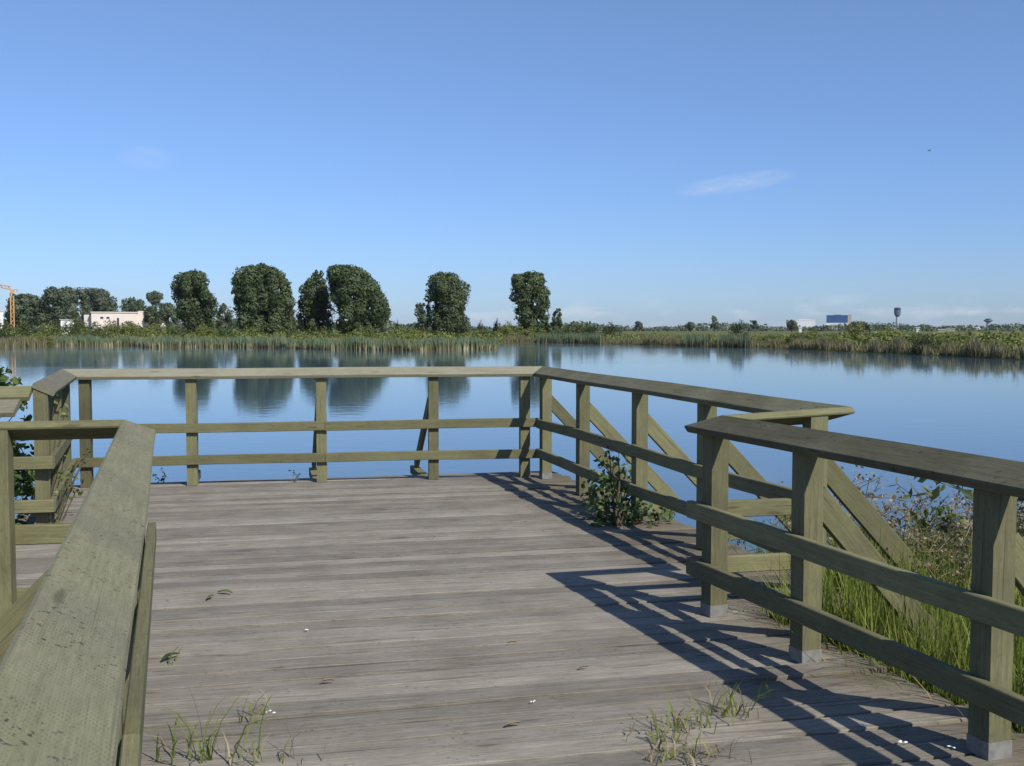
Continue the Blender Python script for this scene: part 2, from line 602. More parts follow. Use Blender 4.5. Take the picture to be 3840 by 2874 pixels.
def quads_mesh(name, V, n_per, faces_per, var, mat):
    """V (N*n_per,3); faces_per: list of index tuples per element; var (N,) value per element"""
    N = len(V) // n_per
    F = []
    for fp in faces_per:
        F.append(np.arange(N)[:, None] * n_per + np.array(fp)[None, :])
    me = bpy.data.meshes.new(name)
    lens = [len(fp) for fp in faces_per]
    tot_loops = N * sum(lens)
    me.vertices.add(len(V))
    me.vertices.foreach_set('co', V.astype(np.float32).ravel())
    loops = np.concatenate([f.ravel() for f in F])
    me.loops.add(tot_loops)
    me.loops.foreach_set('vertex_index', loops.astype(np.int32))
    starts, st = [], 0
    for ln in lens:
        starts.append(st + np.arange(N) * ln)
        st += N * ln
    me.polygons.add(N * len(lens))
    me.polygons.foreach_set('loop_start', np.concatenate(starts).astype(np.int32))
    me.update(calc_edges=True)
    at = me.attributes.new('var', 'FLOAT', 'FACE')
    at.data.foreach_set('value', np.tile(var, len(lens)).astype(np.float32))
    me.materials.append(mat)
    me.validate()
    return me


def leaf_cloud(centers, normals, size, var=None, mat=None, name='foliage', aspect=0.6, jitter=0.5):
    """one bent leaf (two quads folded) for each centre"""
    N = len(centers)
    n = normals + RNG.normal(0, jitter, (N, 3))
    n /= np.linalg.norm(n, axis=1)[:, None] + 1e-9
    a = np.cross(n, RNG.normal(0, 1, (N, 3)))
    a /= np.linalg.norm(a, axis=1)[:, None] + 1e-9
    b = np.cross(n, a)
    s = (size * RNG.uniform(0.65, 1.35, N))[:, None]
    w = s * aspect
    p0 = centers - a * s * 0.5
    p1 = centers + b * w * 0.5 + n * s * 0.06
    p2 = centers + a * s * 0.5
    p3 = centers - b * w * 0.5 + n * s * 0.06
    V = np.stack([p0, p1, p2, p3], 1).reshape(-1, 3)
    if var is None:
        var = RNG.uniform(0, 1, N)
    return quads_mesh(name, V, 4, [(0, 1, 2), (0, 2, 3)], var, mat)


def blades(base, height, width, lean, mat, name, var=None, bend=0.5):
    """curved tapering blades, 5 verts each"""
    N = len(base)
    th = RNG.uniform(0, 2 * np.pi, N)
    fac = np.stack([np.cos(th), np.sin(th), np.zeros(N)], 1)
    ph = RNG.uniform(0, 2 * np.pi, N)
    ld = np.stack([np.cos(ph), np.sin(ph), np.zeros(N)], 1) * (lean * RNG.uniform(0.2, 1.0, N))[:, None]
    h = height[:, None]
    w = width[:, None]
    up = np.array([[0, 0, 1.0]])
    drop = np.sqrt(np.maximum(0.08, 1 - lean ** 2)).reshape(-1, 1)

    def cur(t):
        return base + up * h * (t + (drop - 1) * t ** 2.2) + ld * h * t ** (1 + 1.6 * bend)

    V = np.stack([base - fac * w / 2, base + fac * w / 2, cur(0.4) - fac * w * 0.46, cur(0.4) + fac * w * 0.46,
                  cur(0.75) - fac * w * 0.3, cur(0.75) + fac * w * 0.3, cur(1.0)], 1).reshape(-1, 3)
    if var is None:
        var = RNG.uniform(0, 1, N)
    return quads_mesh(name, V, 7, [(0, 1, 3, 2), (2, 3, 5, 4), (4, 5, 6)], var, mat)


# ------------------------------------------------------------------ terrain and water
SHORE_PX = [(-2600, 1345), (-1200, 1322), (-400, 1312), (0, 1306), (220, 1297), (500, 1297), (560, 1304), (860, 1303), (1240, 1312), (1560, 1316), (1720, 1312),
            (1862, 1310), (1872, 1286), (2060, 1286), (2250, 1290), (2560, 1299), (2690, 1303), (2810, 1305), (3190, 1322), (3840, 1352),
            (4400, 1385), (5200, 1440), (7000, 1540)]
_sh = []
for x, y in SHORE_PX:
    d = (EYE - WATER_Z) * FPX / (y - HORIZ)
    ang = YAW + math.atan((x - CX) / FPX)
    _sh.append((ang, d / math.cos(math.atan((x - CX) / FPX))))
SH_A = np.array([a for a, r in _sh])
SH_R = np.array([r for a, r in _sh])


def shore_r(a):
    return float(np.interp(a, SH_A, SH_R))


def near_r(a):
    d = math.degrees(a)
    return float(np.interp(d, [-70, -45, -25, -14, -8, 0, 14, 22, 27, 33, 45, 60, 80], [26, 15, 11.5, 9.6, 7.5, 6.0, 6.0, 6.8, 7.6, 7.6, 8.6, 11, 20]))


def land_z(r, a):
    """height of the far land"""
    R0 = shore_r(a)
    if r < R0:
        return WATER_Z
    return float(np.interp(r - R0, [0, 2.5, 12, 60, 400, 2000], [WATER_Z - 0.02, -0.52, -0.42, -0.35, -0.2, 0.0]))


def build_ground():
    A0, A1 = R(-68), R(78)
    fine = list(np.arange(R(-20), R(44), R(0.25)))
    coarse_l = list(np.arange(A0, R(-20), R(1.0)))
    coarse_r = list(np.arange(R(44), A1, R(1.0)))
    pond = coarse_l + fine + coarse_r
    back = list(np.arange(A1, A0 + 2 * math.pi, R(3.0)))
    angs = pond + back
    rows = 22
    V = []
    for i, a in enumerate(angs):
        inpond = i < len(pond)
        if inpond:
            rn, rf = near_r(a), shore_r(a)
            rn = min(rn, rf * 0.4)
            rr = [rn * f for f in (0.15, 0.4, 0.62, 0.78, 0.9)] + [rn, rn + 0.6, rn + 1.6, rn + 5]
            zz = [-0.42, -0.42, -0.44, -0.48, -0.56, WATER_Z, -0.95, -1.4, -1.9]
            rr += [rf * 0.5, rf - 6, rf - 1.2, rf, rf + 1.2, rf + 3, rf + 12, rf + 60, rf + 400, rf + 1500, rf + 4000, rf + 9000, rf + 22000]
            zz += [-2.2, -1.7, -0.9, WATER_Z, -0.6, -0.52, -0.42, -0.35, -0.2, 0.0, 0.0, 0.0, 0.0]
        else:
            rr = [0.6, 1.6, 3, 4, 5, 6, 7.5, 9, 11, 14, 18, 25, 40, 60, 100, 200, 400, 800, 1600, 4000, 9000, 22000]
            zz = [-0.42] * 7 + [-0.4] * 5 + [-0.35] * 4 + [-0.2] * 2 + [0] * 4
        for k in range(rows):
            n = 0.0
            if zz[k] > WATER_Z + 0.05 and 1 < rr[k] < 2500:
                n = 0.05 * math.sin(a * 91 + k * 2.1) + 0.04 * math.sin(a * 37 + k)
            V.append((rr[k] * math.sin(a), rr[k] * math.cos(a), zz[k] + n))
    F = []
    n = len(angs)
    for i in range(n):
        j = (i + 1) % n
        for k in range(rows - 1):
            F.append((i * rows + k, i * rows + k + 1, j * rows + k + 1, j * rows + k))
    c = len(V)
    V.append((0, 0, -0.42))
    for i in range(n):
        F.append((c, i * rows, ((i + 1) % n) * rows))
    me = bpy.data.meshes.new('ground')
    me.from_pydata(V, [], F)
    me.materials.append(M['ground'])
    for p in me.polygons:
        p.use_smooth = True
    o = mesh_obj('ground', me)
    tag(o, kind='structure')
    # water: one sheet inside the basin
    wv = [(0, 0, WATER_Z)]
    for a in pond:
        r = shore_r(a) + 2.0
        wv.append((r * math.sin(a), r * math.cos(a), WATER_Z))
    wf = [(0, i + 1, i) for i in range(1, len(pond))]
    me = bpy.data.meshes.new('water')
    me.from_pydata(wv, [], [tuple(reversed(f)) if False else f for f in wf])
    me.materials.append(M['water'])
    me.update()
    o = mesh_obj('water', me)
    tag(o, kind='structure')


build_ground()


# ------------------------------------------------------------------ the viewing platform: fence lines (inner faces of the posts)
def A_Y(x):
    return 10.44 - 0.055 * (x + 1.82)


def B_X(y):
    return 2.545 + 0.068 * (10.08 - y)


def D_X(y):
    return 2.169 + 0.1155 * (5.006 - y)


def E_X(y):
    return -0.640 - 0.1011 * (y - 5.2)


def G_X(y):
    return -1.63 - 0.12 * (y - 7.95)


DECK_T = 0.04
deck = empty('boardwalk_deck', (0.4, 6.0, -0.45), 'weathered grey plank deck of the viewing platform above the pond', 'deck')


def build_planks():
    y = -1.4
    pitch = 0.1475
    i = 0
    proud_done = False
    while y < 10.62:
        yc = y + pitch / 2
        # right end
        if yc > 5.02:
            xr = B_X(yc) + 0.30 + random.uniform(-0.015, 0.02)
        else:
            xr = D_X(yc) + 0.31 + random.uniform(-0.02, 0.03)
        if yc > 7.78:
            xl = G_X(yc) - 0.32 + random.uniform(-0.02, 0.02)
        elif yc > 4.98:
            xl = -5.2
        else:
            xl = E_X(yc) - 0.30 + random.uniform(-0.02, 0.02)
        dz = random.uniform(-0.0045, 0.002)
        if abs(yc - 4.10) < pitch / 2:
            dz = 0.008
        elif random.random() < 0.15:
            dz -= 0.004
        w = pitch - random.uniform(0.009, 0.024)
        tilt = random.uniform(-0.012, 0.012)
        n = 5
        skew = random.uniform(-0.004, 0.004)
        m = MB()
        pts = []
        for k in range(n + 1):
            f = k / n
            pts.append((xl + (xr - xl) * f, yc + skew * (f - 0.5) + 0.002 * math.sin(f * 5 + i), -DECK_T / 2 + dz + 0.0022 * math.sin(f * 7.3 + i * 1.7)))
        m.board(pts, (0, 1, tilt), (0, -tilt, 1), w, DECK_T, 0.0018)
        m.build('plank', M['plank'], deck)
        y += pitch
        i += 1
    return i


build_planks()

# joists, rim boards and piles below the planks
JZ = -DECK_T - 0.012


def joist(p0, p1, w=0.05, h=0.19, name='joist'):
    m = MB()
    d = (Vector(p1) - Vector(p0)).normalized()
    m.board([p0, p1], d.cross(Vector((0, 0, 1))), (0, 0, 1), w, h, 0.003)
    return m.build(name, M['joist'], deck)


for xx in (-1.2, -0.2, 0.8, 1.8):
    joist((xx - 0.0, 5.2, JZ - 0.095), (xx, 10.5, JZ - 0.095))
for xx in (-0.3, 0.5, 1.3, 2.1):
    joist((xx + 0.55, -1.2, JZ - 0.095), (xx, 5.1, JZ - 0.095))
joist((B_X(10.5) + 0.2, 10.5, JZ - 0.095), (B_X(5.2) + 0.2, 5.2, JZ - 0.095), name='rim_joist')
joist((D_X(5.0) + 0.22, 5.0, JZ - 0.095), (D_X(-1.2) + 0.22, -1.2, JZ - 0.095), name='rim_joist')
joist((-2.1, 10.56, JZ - 0.095), (2.7, 10.36, JZ - 0.095), name='rim_joist')
joist((-5.0, 7.84, JZ - 0.095), (-2.0, 7.84, JZ - 0.095), name='rim_joist')
joist((-5.0, 5.12, JZ - 0.095), (-1.0, 5.12, JZ - 0.095), name='rim_joist')
for px, py in ((-1.7, 10.2), (0.4, 10.1), (2.5, 9.9), (2.8, 7.6), (0.5, 7.6), (-1.6, 7.7), (2.9, 5.4), (0.6, 5.3), (-0.6, 5.4), (-3.6, 6.6)):
    m = MB()
    m.tube([(px, py, -2.4), (px, py, JZ - 0.19)], [0.11, 0.10], 10)
    m.build('pile', M['joist'], deck)


# ------------------------------------------------------------------ railings
TILT = R(25.5)
CAP_W, CAP_T = 0.160, 0.040
IN_OFF, HOR = 0.055, CAP_W * math.cos(TILT)
RISE = CAP_W * math.sin(TILT)
POST = 0.098
RAIL_T, RAIL_H = 0.038, 0.090


def line_x(p, d, q, e):
    """intersection of p+d*s and q+e*t in plan"""
    den = d.x * e.y - d.y * e.x
    s = ((q.x - p.x) * e.y - (q.y - p.y) * e.x) / den
    return p + d * s


def cap_chain(pts, parents, mats, zc):
    """mitred tilted cap boards over the polyline of inner post faces; interior lies to the right of travel.
    pts: plan points, zc: height of the inner lower edge at each point"""
    P = [Vector((x, y)) for x, y in pts]
    n = len(P)
    dirs = [(P[i + 1] - P[i]).normalized() for i in range(n - 1)]
    rgt = [Vector((d.y, -d.x)) for d in dirs]

    def off(i, o):
        """plan point at vertex i for the line offset o to the right"""
        if i == 0:
            return P[0] + rgt[0] * o
        if i == n - 1:
            return P[-1] + rgt[-1] * o
        return line_x(P[i - 1] + rgt[i - 1] * o, dirs[i - 1], P[i] + rgt[i] * o, dirs[i])

    st, ct = math.sin(TILT), math.cos(TILT)
    # section in (right offset, dz): inner lower edge, inner upper edge, outer upper, outer lower, with eased edges
    e = 0.006
    x0, z0 = IN_OFF - CAP_T * st, 0.0

    def sec_pt(a, b):      # a along width (from inner), b through thickness
        return (IN_OFF - CAP_T * st * (1 - 0) + b * st - a * ct, a * st + b * ct)

    sec = [sec_pt(e, 0), sec_pt(CAP_W - e, 0), sec_pt(CAP_W, e), sec_pt(CAP_W, CAP_T - e), sec_pt(CAP_W - e, CAP_T),
           sec_pt(e, CAP_T), sec_pt(0, CAP_T - e), sec_pt(0, e)]
    per = [0]
    for i in range(8):
        a, b = sec[i], sec[(i + 1) % 8]
        per.append(per[-1] + math.hypot(a[0] - b[0], a[1] - b[1]))
    out = []
    for i in range(n - 1):
        m = MB()
        L = (P[i + 1] - P[i]).length
        nseg = max(2, int(L / 0.7))
        uo = random.random() * 20
        ph = random.random() * 6
        base = 0
        gap = 0.0015
        for k in range(nseg + 1):
            f = k / nseg
            f2 = min(max(f, gap / L), 1 - gap / L)
            for (o, dz) in sec:
                a, b = off(i, o), off(i + 1, o)
                q = a.lerp(b, f2)
                wob = 0.004 * math.sin(ph + f * L * 1.9) * math.sin(math.pi * f)
                z = zc[i] + (zc[i + 1] - zc[i]) * f + dz + wob
                m.v.append((q.x + rgt[i].x * wob, q.y + rgt[i].y * wob, z))
        for k in range(nseg):
            for s in range(8):
                s2 = (s + 1) % 8
                m.f.append((k * 8 + s, (k + 1) * 8 + s, (k + 1) * 8 + s2, k * 8 + s2))
                u0, u1 = uo + L * k / nseg, uo + L * (k + 1) / nseg
                m.uv.append(((u0, per[s]), (u1, per[s]), (u1, per[s + 1]), (u0, per[s + 1])))
        m.f.append(tuple(range(8)))
        m.uv.append(tuple((uo, per[s]) for s in range(8)))
        m.f.append(tuple(nseg * 8 + s for s in reversed(range(8))))
        m.uv.append(tuple((uo + L, per[s]) for s in reversed(range(8))))
        out.append(m.build('cap_rail', mats[i], parents[i]))
    return out


def post(parent, p, d, zc, zbase=0.0, bracket=False, name='post', below=0.0):
    """square post; p = plan point at the centre of its inner face, d = travel direction (interior to the right)"""
    d = Vector((d[0], d[1], 0)).normalized()
    r = Vector((d.y, -d.x, 0))
    p = Vector((p[0], p[1], 0))
    h = POST / 2
    st = math.tan(TILT)
    zi = zc + (IN_OFF - 0.0) * st + 0.008
    zo = zc + (IN_OFF + POST) * st + 0.008
    a, b = p - d * h, p + d * h
    c, e = b - r * POST, a - r * POST
    zb = zbase + 0.001 - below
    m = MB()
    m.hexa([(*a.xy, zb), (*b.xy, zb), (*c.xy, zb), (*e.xy, zb), (*a.xy, zi), (*b.xy, zi), (*c.xy, zo), (*e.xy, zo)])
    # orientation-independent: recompute normals outward
    o = m.build(name, M['post'], parent)
    fix_normals(o.data)
    if bracket:
        m = MB()
        g = 0.003
        cpt = (a + b + c + e) / 4
        hh = POST / 2 + g
        q = [cpt - d * hh + r * hh, cpt + d * hh + r * hh, cpt + d * hh - r * hh, cpt - d * hh - r * hh]
        m.hexa([(*v.xy, zbase + 0.0005) for v in q] + [(*v.xy, zbase + 0.062) for v in q])
        f = m.build('post_base', M['galv'], o)
        fix_normals(f.data)
    return o


import bmesh


def fix_normals(me):
    bm = bmesh.new()
    bm.from_mesh(me)
    bmesh.ops.recalc_face_normals(bm, faces=bm.faces)
    bm.to_mesh(me)
    bm.free()


def rail(parent, p0, p1, z0, z1, r, wob=0.006, name='rail'):
    """flat rail on the inner faces: p0,p1 plan points on the post faces, r = inward direction, z = top edge"""
    p0, p1 = Vector(p0), Vector(p1)
    r = Vector(r).normalized()
    L = (p1 - p0).length
    n = max(2, int(L / 0.5))
    ph = random.random() * 6
    pts = []
    for k in range(n + 1):
        f = k / n
        q = p0.lerp(p1, f) + r * (RAIL_T / 2 + 0.001)
        pts.append((q.x, q.y, z0 + (z1 - z0) * f - RAIL_H / 2 + wob * math.sin(ph + f * L * 2.1) * 0.6))
    m = MB()
    m.board(pts, (r.x, r.y, 0), (0, 0, 1), RAIL_T, RAIL_H, 0.004)
    o = m.build(name, M['rail'], parent)
    fix_normals(o.data)
    return o


def brace(parent, p, outward, ztop, run=0.86, drop=0.90, side=0.0, oz=None, back=0.25):
    """slanting brace from a post's outer face down to an outrigger"""
    o = Vector((outward[0], outward[1], 0)).normalized()
    s = Vector((-o.y, o.x, 0))
    a = Vector((p[0], p[1], ztop)) + s * side
    b = a + o * run - Vector((0, 0, drop))
    dr = (b - a).normalized()
    m = MB()
    up = s.cross(dr)
    m.board([a - dr * 0.03, a.lerp(b, 0.5), b], s, up, 0.04, 0.115, 0.004)
    ob = m.build('brace', M['rail'], parent)
    fix_normals(ob.data)
    # outrigger beam carrying the foot
    m = MB()
    zz = ztop - drop - 0.05
    q0 = Vector((p[0], p[1], min(zz, JZ - 0.05) if oz is None else oz)) + s * side - o * back
    q1 = q0 + o * (run + 0.17 + back)
    m.board([q0, q1], s, (0, 0, 1), 0.088, 0.088, 0.004)
    ob = m.build('outrigger', M['rail'], parent)
    fix_normals(ob.data)


ZA, ZRR, ZNR, ZD, ZE = 1.024, 0.985, 0.950, 0.938, 0.978
G0 = (G_X(7.98), 7.98)
AL = (-1.93, A_Y(-1.93))
AR = (2.52, A_Y(2.52))
RRc = (B_X(5.13), 5.13)
NRc = (D_X(5.15), 5.15)
DE = (D_X(-1.4), -1.4)
EC = (E_X(5.2), 5.2)
E0 = (E_X(-1.4), -1.4)

fence = {}
fence['A'] = empty('railing', (0.3, 10.35, 0), 'long far railing across the end of the deck, facing the poplars', 'railing', 'platform railings')
fence['B'] = empty('railing', (2.8, 7.6, 0), 'far right side railing with diagonal braces and a shrub growing through it', 'railing', 'platform railings')
fence['C'] = empty('railing', (2.6, 5.13, 0), 'short return railing joining the two right side railings', 'railing', 'platform railings')
fence['D'] = empty('railing', (2.4, 3.0, 0), 'near right railing with wide brown cap and steel post bases', 'railing', 'platform railings')
fence['E'] = empty('railing', (-0.3, 2.0, 0), 'near left railing whose broad green cap runs into the bottom left corner', 'railing', 'platform railings')
fence['F'] = empty('railing', (-2.6, 5.2, 0), 'railing turning left from the end of the near left cap', 'railing', 'platform railings')
fence['G'] = empty('railing', (-1.8, 9.2, 0), 'short far left railing with vines at the corner of the platform', 'railing', 'platform railings')
fence['H'] = empty('railing', (-3.4, 7.95, 0), 'railing leading out of frame at left behind the vine corner', 'railing', 'platform railings')
fence['I'] = empty('railing', (-3.0, 6.85, 0), 'grey cap railing end poking in at the left picture edge', 'railing', 'platform railings')

cap_chain([G0, AL, AR, RRc, NRc, DE], [fence[k] for k in 'GABCD'], [M['cap_grey'], M['cap_grey'], M['cap_brown'], M['post'], M['cap_brown']],
          [ZA - 0.005, ZA, ZA, ZRR, ZNR, ZD])
cap_chain([E0, EC, (-5.2, 5.2)], [fence['E'], fence['F']], [M['cap_near'], M['rail']], [ZE, ZE, ZE])
cap_chain([(-5.2, 7.93), (G_X(7.93) - 0.11, 7.93)], [fence['H']], [M['rail']], [ZA - 0.03, ZA - 0.03])
cap_chain([(-5.2, 6.95), (-1.585, 6.86)], [fence['I']], [M['cap_grey']], [0.965, 0.965])


def zmid(y):
    return float(np.interp(y, [3, 5.2, 10], [0.578, 0.583, 0.604]))


def zlow(y):
    return float(np.interp(y, [3, 5.2, 10], [0.282, 0.284, 0.292]))


# A far railing
dA = (1, -0.055)
for x in (-1.818, -0.848, 0.378, 1.476, 2.402):
    post(fence['A'], (x, A_Y(x)), dA, ZA)
rA = (-0.055, -1)
for x in (-0.848, 0.378, 1.476):
    brace(fence['A'], (x - 0.030, A_Y(x) + POST - 0.01), (-0.02, 1), 0.76, 0.92, 0.74, oz=-0.045, back=-0.16)
xb = B_X(A_Y(2.45))
rail(fence['A'], (-1.90, A_Y(-1.90)), (0.41, A_Y(0.41)), zmid(10), zmid(10), rA)
rail(fence['A'], (0.414, A_Y(0.414)), (2.53, A_Y(2.53)), zmid(10), zmid(10) + 0.002, rA)
rail(fence['A'], (-1.90, A_Y(-1.90)), (0.41, A_Y(0.41)), zlow(10), zlow(10), rA)
rail(fence['A'], (0.414, A_Y(0.414)), (2.53, A_Y(2.53)), zlow(10), zlow(10) + 0.002, rA)

# B right far railing
dB = (0.068, -1)
rB = (-1, -0.068)
for i, y in enumerate((10.12, 9.046, 7.76, 6.62)):
    zz = ZA + (ZRR - ZA) * (10.2 - y) / 5.0
    post(fence['B'], (B_X(y), y), dB, zz, bracket=(i == 0))
    brace(fence['B'], (B_X(y) + POST - 0.005, y - 0.012), (1, 0.06), 0.775, 0.86, 0.88)
for zf, wb in ((zmid, 0.014), (zlow, 0.016)):
    rail(fence['B'], (B_X(10.155), 10.155), (B_X(7.74), 7.74), zf(10), zf(8), rB, wb)
    rail(fence['B'], (B_X(7.736), 7.736), (B_X(5.10), 5.10), zf(8), zf(5.2), rB, wb)

# C short return
rC = (0.02, 1)
dC = (-1, 0.02)
post(fence['C'], (2.795, 5.135), dC, 0.98)
brace(fence['C'], (2.795 + POST / 2 - 0.005, 5.135 - 0.05), (1, -0.03), 0.775, 0.86, 0.94)
for zf in (zmid, zlow):
    rail(fence['C'], (2.17, 5.15), (2.86, 5.135), zf(5.2), zf(5.2), rC, 0.002)

# D near right railing
dD = (0.1155, -1)
rD = (-1, -0.1155)
for y in (5.055, 4.25, 3.159, 1.95, 0.6, -0.9):
    zz = ZNR + (ZD - ZNR) * (5.15 - y) / 6.5
    post(fence['D'], (D_X(y), y), dD, zz, bracket=True)
    if y < 5.0:
        brace(fence['D'], (D_X(y) + POST - 0.005, y - 0.012), (1, 0.04), 0.735, 0.86, 0.96)
for zf, wb in ((zmid, 0.006), (zlow, 0.006)):
    rail(fence['D'], (D_X(5.20), 5.20), (D_X(1.92), 1.92), zf(5.2), zf(2), rD, wb)
    rail(fence['D'], (D_X(1.914), 1.914), (D_X(-1.3), -1.3), zf(2), zf(0), rD, wb)

# E near left railing
dE = (-0.1011, 1)
rE = (1, 0.1011)
for y in (4.95, 3.75, 2.5, 1.25, -0.1, -1.2):
    post(fence['E'], (E_X(y), y), dE, ZE)
for y in (3.75, 2.5, 1.25):
    brace(fence['E'], (E_X(y) - POST + 0.005, y - 0.02), (-1, 0.02), 0.80, 0.88, 0.88)
for zf, wb, sh in ((zmid, 0.003, 0.0), (zlow, 0.003, -POST - RAIL_T - 0.002)):
    rail(fence['E'], (E_X(5.08) + sh, 5.16), (E_X(2.45) + sh, 2.45), zf(5.2), zf(5.2), rE, wb)
    rail(fence['E'], (E_X(2.446) + sh, 2.446), (E_X(-1.2) + sh, -1.2), zf(5.2), zf(5.2), rE, wb)

# F turn to the left
rF = (0, 1)
for x in (-1.268, -2.6, -3.8, -5.0):
    post(fence['F'], (x, 5.2), (-1, 0), ZE)
for zf in (zmid, zlow):
    rail(fence['F'], (-5.2, 5.2), (-0.72, 5.2), zf(5.2), zf(5.2), rF, 0.004)

# G far left side
dG = (-0.12, 1)
rG = (1, 0.12)
for y in (8.04, 9.2, 10.22):
    post(fence['G'], (G_X(y), y), dG, ZA - 0.003)
for zf in (zmid, zlow):
    rail(fence['G'], (G_X(7.94), 7.94), (G_X(10.38), 10.38), zf(9), zf(10), rG, 0.008)

# H leading left
rH = (0, -1)
for x in (-2.9, -4.2):
    post(fence['H'], (x, 7.93), (1, 0), ZA - 0.03)
for zf in (zmid, zlow):
    rail(fence['H'], (-5.2, 7.93), (G_X(7.93) + 0.036, 7.93), zf(9), zf(9), rH, 0.004)

# I stub at the left edge
for x in (-1.98, -3.3, -4.6):
    post(fence['I'], (x, 6.95 - 0.025 * (x + 5.2)), (1, -0.025), 0.955)
rail(fence['I'], (-5.2, 6.95), (-1.64, 6.862), 0.47, 0.47, (-0.025, -1), 0.003)

# ------------------------------------------------------------------ far shore: belts of cattails, reeds, meadow, scrub
def rand_land(n, x0, x1, d0, d1, power=1.0):
    """n random ground points between columns x0..x1, d0..d1 metres behind the shore"""
    xs = RNG.uniform(x0, x1, n)
    a = YAW + np.arctan((xs - CX) / FPX)
    rs = np.array([shore_r(t) for t in a])
    r = rs + d0 + (d1 - d0) * RNG.uniform(0, 1, n) ** power
    z = np.array([land_z(rr, aa) for rr, aa in zip(r, a)])
    return np.stack([r * np.sin(a), r * np.cos(a), z], 1), xs, r


# cattails: dense fringe with straw-coloured lower leaves, some clumps taller
P, xs, r = rand_land(26000, 200, 1868, -1.0, 6.5)
ht = 0.9 + 0.25 * np.sin(xs * 0.013) * np.sin(xs * 0.031 + 1) + 0.12 * np.sin(xs * 0.19) + RNG.uniform(-0.3, 0.35, len(P))
clump = np.clip(0.42 + 0.22 * np.sin(xs * 0.11 + 3 * np.sin(xs * 0.017)) + 0.2 * np.sin(xs * 0.29 + 4 * np.sin(xs * 0.023)) + 0.18 * np.sin(xs * 0.037) + RNG.normal(0, 0.3, len(P)), 0, 1)
P[:, 2] = np.maximum(P[:, 2], WATER_Z) - 0.05
me = blades(P, ht, RNG.uniform(0.05, 0.11, len(P)), RNG.uniform(0.0, 0.28, len(P)), M['cattail'], 'cattails', clump)
tag(mesh_obj('cattails', me), 'dense green cattails with straw coloured bases along the far left shore', 'cattails', kind='stuff')
# a greyer low fringe further left and a clump on the right-hand shore
P, xs, r = rand_land(6000, -500, 240, -0.5, 6)
me = blades(P, RNG.uniform(0.6, 1.3, len(P)), RNG.uniform(0.05, 0.12, len(P)), RNG.uniform(0.0, 0.5, len(P)), M['reed'], 'shore_sedge')
tag(mesh_obj('shore_sedge', me), 'low olive sedge along the shore at the far left', 'sedge', kind='stuff')
P, xs, r = rand_land(5200, 2000, 2830, -0.8, 4)
m_ = ((xs > 2010) & (xs < 2260)) | ((xs > 2560) & (xs < 2660)) | ((xs > 2690) & (xs < 2815))
P, xs = P[m_], xs[m_]
me = blades(P, RNG.uniform(1.0, 1.75, len(P)), RNG.uniform(0.05, 0.1, len(P)), RNG.uniform(0.0, 0.25, len(P)), M['cattail'], 'cattails', RNG.uniform(0, 0.5, len(P)))
tag(mesh_obj('cattails', me), 'blue green cattail clumps along the right hand far shore', 'cattails', kind='stuff')
# brown reeds over the dark undercut bank on the right
P, xs, r = rand_land(26000, 1880, 4500, 0.2, 7)
ht = 0.6 + 0.28 * np.sin(xs * 0.021) + 0.25 * np.sin(xs * 0.067 + 2) + RNG.uniform(-0.2, 0.4, len(P))
P[:, 2] += 0.05
me = blades(P, np.maximum(0.35, ht), RNG.uniform(0.04, 0.10, len(P)), RNG.uniform(0.0, 0.5, len(P)), M['reed'], 'bank_reeds')
tag(mesh_obj('bank_reeds', me), 'brown and pinkish dry reeds fringing the right hand shore', 'reeds', kind='stuff')
# meadow grass behind both belts
P, xs, r = rand_land(42000, -400, 4400, 5, 110, 1.6)
me = blades(P, RNG.uniform(0.35, 1.0, len(P)), RNG.uniform(0.08, 0.26, len(P)), RNG.uniform(0.1, 0.7, len(P)), M['meadow'], 'meadow_grass')
tag(mesh_obj('meadow_grass', me), 'rough green and straw meadow grass behind the far shore', 'grass', kind='stuff')


def clump_mesh(name, mat, n_cl, leaves, leaf, flat=1.0, seed=0):
    """unit bush: radius about 1, sitting on z = 0, uneven outline made of leaf clumps"""
    g = np.random.default_rng(seed)
    C, Nn = [], []
    for i in range(n_cl):
        th = g.uniform(0, 2 * np.pi)
        rr = math.sqrt(g.uniform(0, 1)) * 0.75
        hz = g.uniform(0.12, 0.85) * (1.05 - 0.55 * rr ** 2)
        c = np.array([rr * math.cos(th), rr * math.sin(th), hz * flat])
        s = g.uniform(0.18, 0.36)
        d = g.normal(0, 1, (leaves, 3))
        d /= np.linalg.norm(d, axis=1)[:, None]
        q = c + d * (s * g.uniform(0.55, 1.05, (leaves, 1))) * np.array([1, 1, 0.9])
        q[:, 2] = np.maximum(q[:, 2], 0.01)
        C.append(q)
        Nn.append(d)
    C, Nn = np.concatenate(C), np.concatenate(Nn)
    return leaf_cloud(C, Nn, np.full(len(C), leaf), None, mat, name, 0.7, 0.5)


BUSH = {}
for k in ('bush', 'bush_y', 'bush_d'):
    BUSH[k] = [clump_mesh('foliage', M[k], 26, 70, 0.085, 1.0, 11 + i + 7 * len(k)) for i in range(3)]

# landmarks for wording the labels: (column, phrase)
LAND = [(100, 'the orange crane'), (475, 'the long pale building'), (728, 'the leftmost tall poplar'), (993, 'the second tall poplar'),
        (1320, 'the widest poplar'), (1680, 'the fourth tall poplar'), (1985, 'the rightmost tall poplar'), (2775, 'the round shore bush'),
        (3140, 'the blue glass building'), (3365, 'the control tower'), (3705, 'the mushroom shaped tower')]
_used = {}


